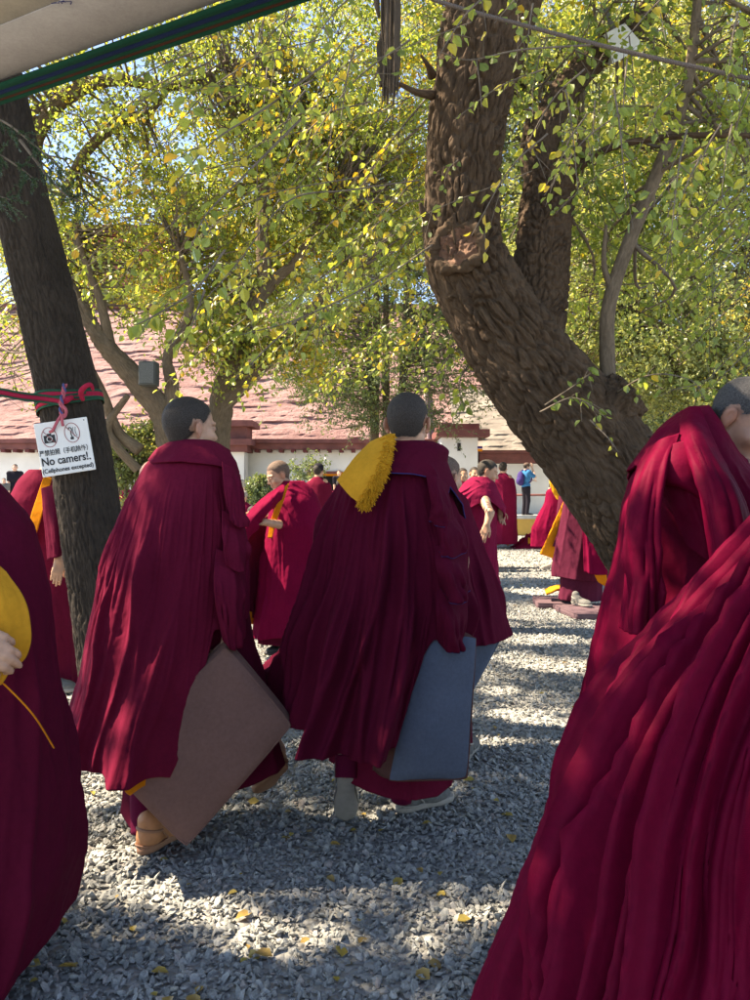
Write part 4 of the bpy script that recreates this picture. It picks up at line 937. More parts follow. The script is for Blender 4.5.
def hand_sdf(sd, wr, d, nrm, side, curl=0.5, s=1.0, spread=0.12, thumb=0.6):
    """palm, four bent fingers and a thumb; d: wrist to knuckles, nrm: back of the hand, side +1 right / -1 left"""
    d = unit(d); nrm = unit(np.asarray(nrm) - d * (np.asarray(nrm) @ d)); x = np.cross(d, nrm) * -side   # x points to the thumb side
    k = 0.006 * s
    for i, o in enumerate((0.027, 0.009, -0.009, -0.026)):
        kn = wr + d * (0.088 - 0.004 * abs(i - 1)) * s + x * o * s
        sd.cone(wr + d * 0.012 * s + x * o * 0.6 * s, kn, 0.0135 * s, 0.0115 * s, 0.012 * s)
        L = np.array([(0.044, 0.027, 0.021), (0.049, 0.031, 0.023), (0.045, 0.029, 0.022), (0.036, 0.022, 0.019)][i]) * s
        dr = unit(d + x * o * spread * 12); p = kn; ang = 0
        for j, (l, r0, r1) in enumerate(zip(L, (0.0098, 0.0088, 0.0078), (0.0088, 0.0078, 0.0066))):
            ang += curl * (0.65, 1.0, 0.7)[j] * (1 + 0.12 * i)
            q = p + (dr * math.cos(ang) - nrm * math.sin(ang)) * l
            sd.cone(p, q, r0 * s, r1 * s, 0.003 * s); p = q
    t0 = wr + d * 0.026 * s + x * 0.024 * s - nrm * 0.006 * s
    t1 = t0 + unit(d * 0.75 + x * (0.85 * thumb) - nrm * 0.35) * 0.040 * s; t2 = t1 + unit(d + x * 0.3 * thumb - nrm * 0.35) * 0.031 * s; t3 = t2 + unit(d - nrm * 0.4) * 0.024 * s
    sd.cone(t0, t1, 0.0155 * s, 0.0115 * s, 0.008 * s); sd.cone(t1, t2, 0.0108 * s, 0.0098 * s, 0.003 * s); sd.cone(t2, t3, 0.0098 * s, 0.0075 * s, 0.003 * s)
    sd.ell(wr + d * 0.045 * s + x * 0.02 * s - nrm * 0.012 * s, (0.018 * s, 0.03 * s, 0.014 * s), np.stack([x, d, nrm], -1), 0.012 * s)

def pose(base, yaw, h=1.70, lean=0.0, sw=0.125):
    """joints of a standing figure; yaw 0 looks away from the camera (+Y), 90 looks to the right (+X)"""
    b = np.array([base[0], base[1], base[2] if len(base) > 2 else 0.0]); y = math.radians(yaw); q = h / 1.70
    fw = np.array([math.sin(y), math.cos(y), 0]); rt = np.array([math.cos(y), -math.sin(y), 0]); up = np.array([0, 0, 1.0])
    ln = math.radians(lean); su = up * math.cos(ln) + fw * math.sin(ln)
    J = dict(fw=fw, rt=rt, su=su, h=h, q=q)
    J['pelvis'] = b + up * 0.92 * q; J['chest'] = J['pelvis'] + su * 0.32 * q; J['neck'] = J['pelvis'] + su * 0.53 * q
    J['head'] = J['neck'] + su * 0.135 * q + fw * 0.025 * q; J['hf'] = fw.copy(); J['hu'] = su.copy()
    for s_, n in ((-1, 'L'), (1, 'R')):
        J['sh' + n] = J['pelvis'] + su * 0.47 * q + rt * s_ * sw * q
        J['el' + n] = J['sh' + n] - up * 0.28 * q + rt * s_ * 0.015 * q + fw * 0.03
        J['wr' + n] = J['el' + n] - up * 0.25 * q + fw * 0.05 * q
        J['hd' + n] = -up + fw * 0.15; J['hn' + n] = rt * s_; J['curl' + n] = 0.45
        J['hip' + n] = J['pelvis'] - up * 0.02 * q + rt * s_ * 0.09 * q; J['kn' + n] = b + up * 0.48 * q + rt * s_ * 0.10 * q + fw * 0.02; J['an' + n] = b + up * 0.085 * q + rt * s_ * 0.10 * q - fw * 0.03
    return J
def body(root, J, hh=0.004, hand_h=None, h=0.024, skin='skin', hair='hair', hairline=1.0, hands=True, jaw=1.0):
    q = J['q']; sd = SDF(); R = basis(J['hf'], J['hu'])
    for n in 'LR':
        sd.cone(J['hip' + n], J['kn' + n], 0.085 * q, 0.058 * q, 0.03); sd.cone(J['kn' + n], J['an' + n], 0.057 * q, 0.036 * q, 0.02)
        sd.cone(J['an' + n], J['an' + n] + J.get('toe' + n, J['fw']) * 0.05 * q, 0.034 * q, 0.026 * q, 0.02)
        sd.cone(J['sh' + n], J['el' + n], 0.048 * q, 0.040 * q, 0.025); sd.cone(J['el' + n], J['wr' + n], 0.043 * q, 0.028 * q, 0.015)
    Rt = np.stack([J['rt'], np.cross(J['su'], J['rt']), J['su']], -1)
    sd.ell(J['pelvis'], np.array((0.145, 0.11, 0.14)) * q, Rt, 0.05); sd.ell(J['chest'], np.array((0.13, 0.10, 0.21)) * q, Rt, 0.05)
    sd.cone(J['shL'], J['shR'], 0.05 * q, 0.05 * q, 0.04)
    head_sdf(sd, J['head'], R, q, jaw, J['neck'])
    zones = [(J['head'], 0.125 * q, hh)]
    if hands:
        for n, s_ in (('L', -1), ('R', 1)):
            hand_sdf(sd, J['wr' + n], J['hd' + n], J['hn' + n], s_, J['curl' + n], q, thumb=J.get('th' + n, 0.6))
            if hand_h and n in J.get('fine', 'LR'): zones.append((J['wr' + n] + unit(J['hd' + n]) * 0.085 * q, 0.10 * q, hand_h))
    V, Fc = sd.mesh(h, zones)
    L = ((V - J['head']) @ R) / q     # head-local coordinates
    near = np.linalg.norm(L, axis=1) < 0.17
    # natural colouring: brows, lash line, lips, shaved scalp
    bx = np.abs(L[:, 0])
    brow = np.exp(-((L[:, 2] - 0.0225 + 0.10 * np.maximum(bx - 0.032, 0)) / 0.0042) ** 2) * sstep(0.010, 0.016, bx) * sstep(0.056, 0.046, bx) * (L[:, 1] > 0.045)
    lash = np.exp(-((L[:, 2] - 0.0015 - 0.0 * bx) / 0.003) ** 2) * sstep(0.017, 0.021, bx) * sstep(0.048, 0.042, bx) * (L[:, 1] > 0.06)
    lips = np.exp(-((L[:, 2] + 0.065) / 0.008) ** 2) * sstep(0.026, 0.018, bx) * (L[:, 1] > 0.07)
    hl = scalp(L, hairline)
    tint = np.clip(0.75 * brow + 0.8 * lash, 0, 1) * near + 0.55 * sstep(-0.018, 0.004, hl + 0.006 * fbm(L * 130, 3, 2)) * near
    ear = (bx > 0.072) * (np.abs(L[:, 1]) < 0.03)
    warm = (0.6 * lips + 0.35 * ear) * near
    o = mesh_obj('body', V, Fc, M[skin], root, True, {'tint': np.clip(tint, 0, 1), 'warm': np.clip(warm, 0, 1)})
    if hair:
        nrm = np.zeros_like(V); n_ = np.cross(V[Fc[:, 1]] - V[Fc[:, 0]], V[Fc[:, 2]] - V[Fc[:, 0]])
        for k in range(4): np.add.at(nrm, Fc[:, k], n_)
        nrm /= np.linalg.norm(nrm, axis=1)[:, None] + 1e-9
        m = (hl > -0.002) & near; fm = m[Fc].all(1)
        if fm.any():
            ids = np.unique(Fc[fm]); mp = np.zeros(len(V), int); mp[ids] = np.arange(len(ids))
            Hv = V[ids] + nrm[ids] * (0.0001 + 0.0042 * sstep(-0.001, 0.022, hl[ids]))[:, None] * q
            Hv += nrm[ids] * (0.0012 * fbm(V[ids] * 90, 5, 2))[:, None]
            mesh_obj('hair', Hv, mp[Fc[fm]], M[hair], root)
    return V, Fc
def scalp(L, hairline):
    """positive inside the hair-covered part of the head"""
    x, y, z = np.abs(L[:, 0]), L[:, 1], L[:, 2]
    front = 0.056 + 0.012 * hairline
    lim = np.where(y > 0.045, front, np.interp(y, [-0.12, -0.055, -0.028, -0.012, 0.0, 0.02, 0.045], [-0.072, -0.064, -0.03, -0.002, 0.012, 0.022, front - 0.008]))
    d = z - lim
    earcut = np.hypot((y + 0.013) / 0.028, (z + 0.006) / 0.036) - 1.05
    d = np.where(x > 0.066, np.minimum(d, earcut * 0.02), d)
    return d

def shoe(root, heel, toe_dir, pitch, up_mat, sole_mat, L=0.275, wd=0.095, ankle=0.05, label=None):
    """a low shoe; heel: point on the ground under the heel (or where the heel is held), pitch lifts the heel (degrees, toes down)"""
    d = unit([toe_dir[0], toe_dir[1], 0]); r = np.array([d[1], -d[0], 0]); p = math.radians(pitch)
    fw = d * math.cos(p) - np.array([0, 0, 1]) * math.sin(p); up = np.array([0, 0, 1]) * math.cos(p) + d * math.sin(p)
    R = np.stack([r, fw, up], -1); h = np.asarray(heel, float)
    T = lambda x, y, z: h + R @ np.array([x, y, z])
    sd = SDF()
    sd.cone(T(0, 0.045, 0.045), T(0, 0.20, 0.035), 0.036, 0.030, 0.03); sd.ell(T(0, 0.045, 0.05), (0.036, 0.046, 0.05), R, 0.02)
    sd.ell(T(0, 0.19, 0.034), (wd / 2, 0.078, 0.032), R, 0.03); sd.cone(T(0, 0.05, 0.06), T(0, 0.045, 0.06 + ankle), 0.040, 0.040, 0.02); sd.cone(T(0, 0.07, 0.075), T(0, 0.15, 0.05), 0.032, 0.026, 0.02)
    V, Fc = sd.mesh(0.0075, [])
    lz = (V - h) @ up; low = lz < 0.014; V[low] += up * (0.014 - lz[low])[:, None]
    o = mesh_obj('shoe', V, Fc, up_mat, root)
    if label: o['label'] = label
    a_ = np.linspace(0, 2 * math.pi, 25); V, Fc = tube([T(.041 * math.cos(t), .052 + .047 * math.sin(t), .078 + .012 * math.sin(t + 3.4)) for t in a_], .0065, 7, 40, False); mesh_obj('shoe_collar', V, Fc, sole_mat, o)
    V, Fc = tube([T(-.041, .075, .062), T(-.043, .10, .030), T(-.036, .02, .030), T(0, -.004, .036), T(.036, .02, .030), T(.043, .10, .030), T(.041, .075, .062)], .0032, 6, 60, False); mesh_obj('seam', V, Fc, sole_mat, o)
    y = np.linspace(0, 1, 22); w_ = np.interp(y, [0, 0.04, 0.15, 0.4, 0.7, 0.88, 0.97, 1], [0.012, 0.024, 0.034, 0.032, 0.047, 0.040, 0.02, 0.006]) * wd / 0.095
    out = np.concatenate([np.stack([w_, y * L], -1), np.stack([-w_[::-1], y[::-1] * L], -1)])
    rings = []
    for (z, g_) in ((0.0, 0.93), (0.004, 1.02), (0.022, 1.04), (0.027, 0.97), (0.027, 0.2)):
        cc = np.array([0, L * 0.5]); q = (out - cc) * g_ + cc
        rings.append(h + q[:, :1] * r + q[:, 1:] * fw + up * z)
    bot = h + (out[:, :1] * 0.0) * r + ((out[:, 1:] - L / 2) * 0.9 + L / 2) * fw + up * 0.001
    Vs = np.concatenate([bot] + rings); mesh_obj('sole', Vs, grid_faces(6, len(out), True), sole_mat, o)
    return o

# ================================================================= PEOPLE: cloth
def fold_fn(n, seed, th0, th1, amp, wid, ts=(0.0, 0.5), drift=0.15, skew=0.35, pw=0.8, ex=1.2):
    r = np.random.default_rng(seed); fs = []
    for i in range(n):
        th = th0 + (th1 - th0) * (i + 0.5 + 0.5 * (r.random() - 0.5)) / n
        fs.append((th, drift * r.standard_normal(), 0.3 * drift * r.standard_normal(), ts[0] + (ts[1] - ts[0]) * r.random() ** 1.5, amp * (0.45 + 0.9 * r.random()), wid * (0.6 + 0.8 * r.random()), skew * (r.random() * 2 - 1)))
    def D(TH, T):
        TH, T = np.broadcast_arrays(TH, T); span = th1 - th0
        q = np.stack([np.cos(TH * (1 if span > 2 else 5)) * 2.2, np.sin(TH * (1 if span > 2 else 5)) * 2.2, T * 3.2], -1)
        TH = TH + (wid * 0.95) * T * fbm(q, seed + 71, 2); mod = np.clip(0.85 + 0.9 * vnoise(q * 1.4, seed + 72), .15, 1.6)
        o = np.zeros(TH.shape)
        for (th, d1, d2, t0, a, wd, sk) in fs:
            x = TH - (th + d1 * T + d2 * np.sin(T * 5 + th * 3)); x = (x - th1) % (2 * math.pi) + th1 - 2 * math.pi if (th1 - th0) > 6.2 else x
            if (th1 - th0) > 6.2: x = (x + math.pi) % (2 * math.pi) - math.pi
            ww = wd * (0.42 + 0.58 * T)
            x = x / (ww * np.where(x > 0, 1 + sk, 1 - sk))
            o += a * sstep(t0, t0 + 0.3, T) * (0.35 + 0.65 * T ** pw) * np.exp(-np.abs(x) ** ex)
        return o * mod
    return D
def loft(name, parent, mat, rows, th=(-180, 180), nth=260, nz=150, top=None, hem=None, folds=(), sq=2.0, thick=0.006, seed=1, wr=0.006, hemwave=0.0):
    """a garment hung round a body: rows (z, cx, cy, half width, depth towards camera, depth away); 0 deg faces the camera, 90 the right"""
    rows = sorted(rows, key=lambda q: -q[0]); A = np.array(rows, float)
    zz = -A[:, 0]
    full = (th[1] - th[0]) >= 359
    TH = np.radians(np.linspace(th[0], th[1], nth, endpoint=not full)); deg = np.degrees(TH)
    zt = np.interp(deg, *zip(*top)) if top else np.full(nth, A[0, 0])
    zh = np.interp(deg, *zip(*hem)) if hem else np.full(nth, A[-1, 0])
    T = np.linspace(0, 1, nz)[:, None] * np.ones(nth)
    Z = zt[None] + (zh - zt)[None] * T
    def ip(col):
        # monotone-ish smooth interpolation with linear extrapolation
        x = -Z; v = np.interp(x, zz, A[:, col]); sl = (A[-1, col] - A[-2, col]) / (zz[-1] - zz[-2]); v = np.where(x > zz[-1], A[-1, col] + sl * (x - zz[-1]), v)
        return v
    def smooth(v):
        for _ in range(max(2, nz // 28)):
            v[1:-1] = (v[:-2] + 2 * v[1:-1] + v[2:]) / 4
        return v
    cx, cy, rx, rn, rf = [smooth(ip(c)) for c in (1, 2, 3, 4, 5)]
    s_, c_ = np.sin(TH)[None], np.cos(TH)[None]
    e = 2.0 / sq
    sx = np.sign(s_) * np.abs(s_) ** e; sy = np.sign(c_) * np.abs(c_) ** e
    ry = np.where(c_ > 0, rn, rf)
    nx, ny = s_ / np.maximum(rx, .02), -c_ / np.maximum(ry, .02); nl = np.sqrt(nx ** 2 + ny ** 2); nx, ny = nx / nl, ny / nl
    d = np.zeros((nz, nth))
    for fn in folds: d = d + fn(TH[None], T)
    X = cx + rx * sx; Yy = cy - ry * sy
    if wr:
        q = np.stack([X * 9, Yy * 9, Z * 3.5], -1); d = d + wr * fbm(q, seed, 3) * (0.3 + 0.7 * T) + 0.35 * wr * fbm(np.stack([X * 30, Yy * 30, Z * 22], -1), seed + 3, 3)
    if hemwave: Z = Z + hemwave * T ** 4 * vnoise(np.stack([TH[None] * 3 * np.ones_like(T), T * 0, T * 0], -1), seed + 7)
    V = np.stack([X + nx * d, Yy + ny * d, Z], -1)
    return mesh_obj(name, V.reshape(-1, 3), grid_faces(nz, nth, full), mat, parent, thick=thick), V
def rowpx(lst, cyoff=0.0):
    """rows measured as (photo row, left edge, right edge, distance, depth near, depth far)"""
    out = []
    for (py, l, r_, Y, dn, df) in lst:
        p = P((l + r_) / 2, py, Y); out.append((p[2], p[0], Y + cyoff, (r_ - l) / 2 / F * Y, dn, df))
    return out
def sheet(name, parent, mat, ctrl, nu=120, nv=120, folds=(), thick=0.006, wr=0.004, seed=1, closed=False):
    """a free-hanging piece of cloth through a small net of points: ctrl[row][col] = point; folds run along the rows' direction"""
    A = np.array(ctrl, float)
    Q = np.stack([catmull(A[:, j], nv) for j in range(A.shape[1])], 1)       # nv, cols
    Q = np.stack([catmull(Q[i], nu) for i in range(nv)], 0)                  # nv, nu
    U, T = np.meshgrid(np.linspace(0, 1, nu), np.linspace(0, 1, nv))
    du = np.gradient(Q, axis=1); dv = np.gradient(Q, axis=0); n = np.cross(du, dv); n /= np.linalg.norm(n, axis=2)[..., None] + 1e-9
    if (n[..., 1].mean()) > 0: n = -n
    d = np.zeros((nv, nu))
    for fn in folds: d = d + fn(U, T)
    if wr: d = d + wr * fbm(Q * np.array([9, 9, 5]), seed, 3) + 0.3 * wr * fbm(Q * 32, seed + 2, 3)
    V = Q + n * d[..., None]
    return mesh_obj(name, V.reshape(-1, 3), grid_faces(nv, nu), mat, parent, thick=thick), V
def line_tube(name, parent, mat, pts, rad, seg=6, n=60):
    V, Fc = tube(pts, rad, seg, n); return mesh_obj(name, V, Fc, mat, parent)
# ================================================================= PEOPLE
MONKS = 'monks in maroon robes gathered in the court'
def person(base, label, group=MONKS):
    return empty('person', base, label, 'person', group)
def zpx(py, Y): return P(375, py, Y)[2]
def hemz(lst, Y): return [(d, zpx(py, Y)) for d, py in lst]

# ---- cushions -----------------------------------------------------------------
def pad(label, corners, tv, cover, edge, group='cushions carried and laid in the court', puff=0.018, back=None):
    """a stitched floor cushion: four corners of its near face in order and the vector to its far face"""
    c = [np.array(q, float) for q in corners]; tv = np.array(tv, float)
    root = empty('cushion', np.mean(c, 0) + tv / 2 - np.array([0, 0, 0.0]), label, 'cushion', group)
    n = 34; u = np.linspace(0, 1, n); U, V_ = np.meshgrid(u, u)
    k_ = 1 - 0.022 * np.abs(2 * U - 1) ** 5 * np.abs(2 * V_ - 1) ** 5; U = .5 + (U - .5) * k_; V_ = .5 + (V_ - .5) * k_
    G = (1 - V_)[..., None] * ((1 - U)[..., None] * c[0] + U[..., None] * c[1]) + V_[..., None] * ((1 - U)[..., None] * c[3] + U[..., None] * c[2])
    nn = unit(np.cross(c[1] - c[0], c[3] - c[0])); nn = nn * (-1 if nn @ tv > 0 else 1)
    crm = 0.010 * fbm(G * np.array([3.0, 3.0, 5.0]), 7, 3)
    b = crm + puff * (np.clip(4 * U * (1 - U), 0, 1) ** 0.35 * np.clip(4 * V_ * (1 - V_), 0, 1) ** 0.35) + 0.003 * fbm(G * 14, 3, 3)
    mesh_obj('cover', (G + nn * b[..., None]).reshape(-1, 3), grid_faces(n, n), cover, root)
    mesh_obj('back_cover', (G + tv - nn * b[..., None]).reshape(-1, 3), grid_faces(n, n)[:, ::-1], back or cover, root)
    ring = np.concatenate([G[0, :-1], G[:-1, -1], G[-1, :0:-1], G[:0:-1, 0]]); cen = ring.mean(0); k = len(ring); m = 7
    rows = [ring + tv * s + (ring - cen) / np.linalg.norm(ring - cen, axis=1)[:, None] * 0.007 * math.sin(math.pi * s) for s in np.linspace(0, 1, m)]
    mesh_obj('edge_band', np.concatenate(rows), grid_faces(m, k, True), edge, root)
    mb = MB()
    for s in (0.0, 1.0):
        q = np.concatenate([ring, ring[:1]]) + tv * s; V, Fc = tube(q, 0.0042, 5, len(q), False); mb.add(V, Fc)
    mb.build('piping', edge, root)
    return root

# ================= the monk with the slate cushion (centre) =================
def monk_center():
    Y = 3.1; r = person((P(402, 0, Y)[0], Y, 0), 'monk seen from behind, golden hat on his shoulder, slate cushion under his arm')
    J = pose((P(402, 0, Y)[0], Y), 12, 1.715); J['head'] = P(408, 423, Y); J['neck'] = P(404, 452, Y + .0)
    J['hf'] = unit([0.25, 1, -0.08]); J['hu'] = np.array([0.03, 0.05, 1.0])
    J['elR'] = P(458, 560, 3.12); J['wrR'] = P(457, 620, 3.0); J['hdR'] = np.array([-0.10, 0.0, -1.0]); J['hnR'] = np.array([0.5, -1, 0]); J['curlR'] = 0.6; J['fine'] = 'R'
    J['knL'] = P(352, 735, 3.15); J['anL'] = P(346, 768, 2.98); J['toeL'] = unit([0, .5, -.6]); J['anR'] = P(403, 790, 3.22); J['knR'] = P(410, 690, 3.2)
    body(r, J, 0.0042, 0.005, hair='hair')
    rows = rowpx([(444, 388, 430, Y, .070, .08), (447, 382, 438, Y, .085, .10), (450, 366, 446, Y, .105, .12), (466, 350, 443, Y, .14, .13), (490, 337, 450, Y, .17, .15), (540, 322, 463, Y, .20, .18), (600, 310, 468, Y, .22, .2),
                  (650, 301, 462, Y, .24, .22), (700, 292, 450, Y, .26, .24), (745, 284, 440, Y, .27, .25), (800, 280, 434, Y, .28, .25)])
    h = hemz([(-180, 715), (-120, 722), (-90, 724), (-60, 727), (-42, 731), (-24, 745), (2, 748), (14, 742), (20, 740), (27, 655), (34, 640), (90, 648), (180, 650)], Y - .2)
    f1 = fold_fn(26, 101, math.radians(-165), math.radians(24), .058, .080, (.02, .22), .16); f2 = fold_fn(9, 102, math.radians(30), math.radians(170), .022, .12, (.1, .4), .1)
    f3 = fold_fn(40, 103, math.radians(-165), math.radians(40), .008, .03, (.06, .5), .3)
    o, V = loft('cape', r, M['robe_dark'], rows, nth=460, nz=240, hem=h, folds=(f1, f2, f3), seed=4, wr=.010)
    # shoulder band with the blue stitched edge
    rows2 = rowpx([(442, 386, 432, Y, .075, .09), (445, 376, 442, Y, .095, .12), (451, 364, 449, Y, .125, .14), (462, 350, 447, Y, .165, .16), (485, 340, 455, Y, .205, .18), (520, 334, 464, Y, .23, .2)])
    h2 = hemz([(-60, 452), (-30, 468), (-10, 473), (14, 474), (30, 477), (44, 486), (52, 494), (60, 486), (75, 500), (95, 520), (140, 500)], Y - .17)
    o2, V2 = loft('shoulder_band', r, M['robe_dark'], rows2, th=(-60, 140), nth=220, nz=60, hem=h2, folds=(fold_fn(7, 104, -.7, 2.2, .018, .12, (.2, .5), .1),), seed=8, wr=.006)
    line_tube('stitched_edge', o2, M['navy_thread'], V2[-1], 0.0032, 5, 220)
    # cascading folds over the arm
    def flap(pts, nm='cascade_fold'):
        a = np.array([P(*q) for q in pts]).reshape(3, 3, 3)
        o_, Vv = sheet(nm, r, M['robe_dark'], a, 44, 40, (fold_fn(3, int(pts[4][1]), .1, .9, .016, .13, (0, .3), .25),), .005, .006); line_tube('stitched_edge', o_, M['navy_thread'], Vv[-1], .0028, 5, 30)
    flap([(426, 476, 2.92), (436, 476, 2.92), (446, 484, 2.98), (430, 496, 2.90), (440, 500, 2.88), (451, 506, 2.95), (434, 514, 2.92), (444, 527, 2.88), (455, 522, 2.95)])
    flap([(432, 512, 2.93), (443, 512, 2.91), (456, 518, 2.98), (438, 530, 2.89), (449, 533, 2.87), (465, 536, 2.94), (440, 546, 2.92), (452, 558, 2.87), (466, 550, 2.95)])
    flap([(434, 545, 2.93), (448, 547, 2.91), (465, 548, 2.98), (436, 568, 2.87), (450, 572, 2.85), (468, 574, 2.93), (440, 588, 2.91), (455, 602, 2.86), (468, 590, 2.95)])
    flap([(436, 585, 2.93), (448, 590, 2.92), (466, 588, 2.98), (436, 612, 2.88), (450, 618, 2.86), (467, 618, 2.94), (438, 640, 2.91), (449, 650, 2.88), (462, 642, 2.95)])
    rows3 = rowpx([(650, 345, 440, Y + .05, .14, .14), (730, 337, 448, Y + .03, .17, .16), (775, 334, 448, Y + .02, .18, .16), (800, 333, 447, Y, .18, .16)])
    loft('under_robe', r, M['robe'], rows3, nth=200, nz=60, hem=hemz([(-180, 778), (-90, 768), (-45, 780), (0, 792), (50, 796), (90, 786), (180, 778)], Y - .1), folds=(fold_fn(16, 105, -3.14, 3.14, .016, .12, (0, .3), .2),), seed=9)
    mb = MB(); mb.tube([P(347, 755, 3.0), P(346, 778, 2.97)], [.047, .042], 14, 8); mb.build('trouser_cuff', M['sock'], r)
    mb = MB(); mb.tube([P(403, 778, 3.2), P(402, 800, 3.21)], [.055, .046], 14, 8); mb.build('trouser_cuff', M['sock'], r)
    shoe(r, P(346, 776, 2.955), (-.04, 1), 58, M['shoe_grey'], M['sole_pale']); shoe(r, P(398, 813, 3.2) * np.array([1, 1, 0]) + np.array([0, 0, .006]), (.80, .52), 0, M['shoe_grey'], M['sole_pale'], L=.285)
    # golden hat over the left shoulder
    hr = empty('fringed_hat', P(365, 475, 2.92), 'golden pointed hat with a woolly fringe hanging over the centre monk\'s left shoulder', 'hat')
    a = [[P(372, 444, 3.06), P(383, 439, 3.02), P(392, 435, 3.02)], [P(357, 458, 2.96), P(374, 460, 2.92), P(389, 456, 2.91)], [P(346, 472, 2.92), P(364, 481, 2.87), P(381, 480, 2.87)], [P(338, 481, 2.92), P(354, 499, 2.87), P(369, 506, 2.87)]]
    sheet('hat_cloth', hr, M['yellow'], a, 50, 60, (fold_fn(3, 5, .1, .9, .006, .1, (0, .3), .1),), .022, .004, 6)
    rr = np.random.default_rng(3); mb = MB(); e = catmull([P(393, 434, 3.0), P(389, 457, 2.895), P(381, 481, 2.85), P(367, 508, 2.855)], 90)
    e2 = catmull([P(380, 441, 3.0), P(376, 460, 2.89), P(366, 481, 2.85), P(353, 501, 2.855)], 90)
    for k in range(2600):
        t = rr.random(); i = int(t * 89); s_ = rr.random(); b = e[i] * (1 - .62 * s_) + e2[i] * (.62 * s_); d = unit(np.array([0.55 - .6 * s_, -0.55, -0.55]) + 0.45 * rr.standard_normal(3)); L = .009 + .012 * rr.random()
        q = np.array([b, b + d * L * .6, b + d * L + np.array([0, 0, -.4 * L]) + .004 * rr.standard_normal(3)]); V, Fc = tube(q, [.0026, .0023, .0010], 4, 4, False); mb.add(V, Fc)
    mb.build('fringe', M['fleece'], hr)
    q = [P(421, 633, 2.93), P(476, 637, 2.96), P(467, 779, 2.92), P(388, 781, 2.86)]
    pad('slate blue cushion with a brown edge tucked under the centre monk\'s right arm', q, (-.058, .05, .018), M['blue_pad'], M['pad_edge'], puff=.034)
monk_center()

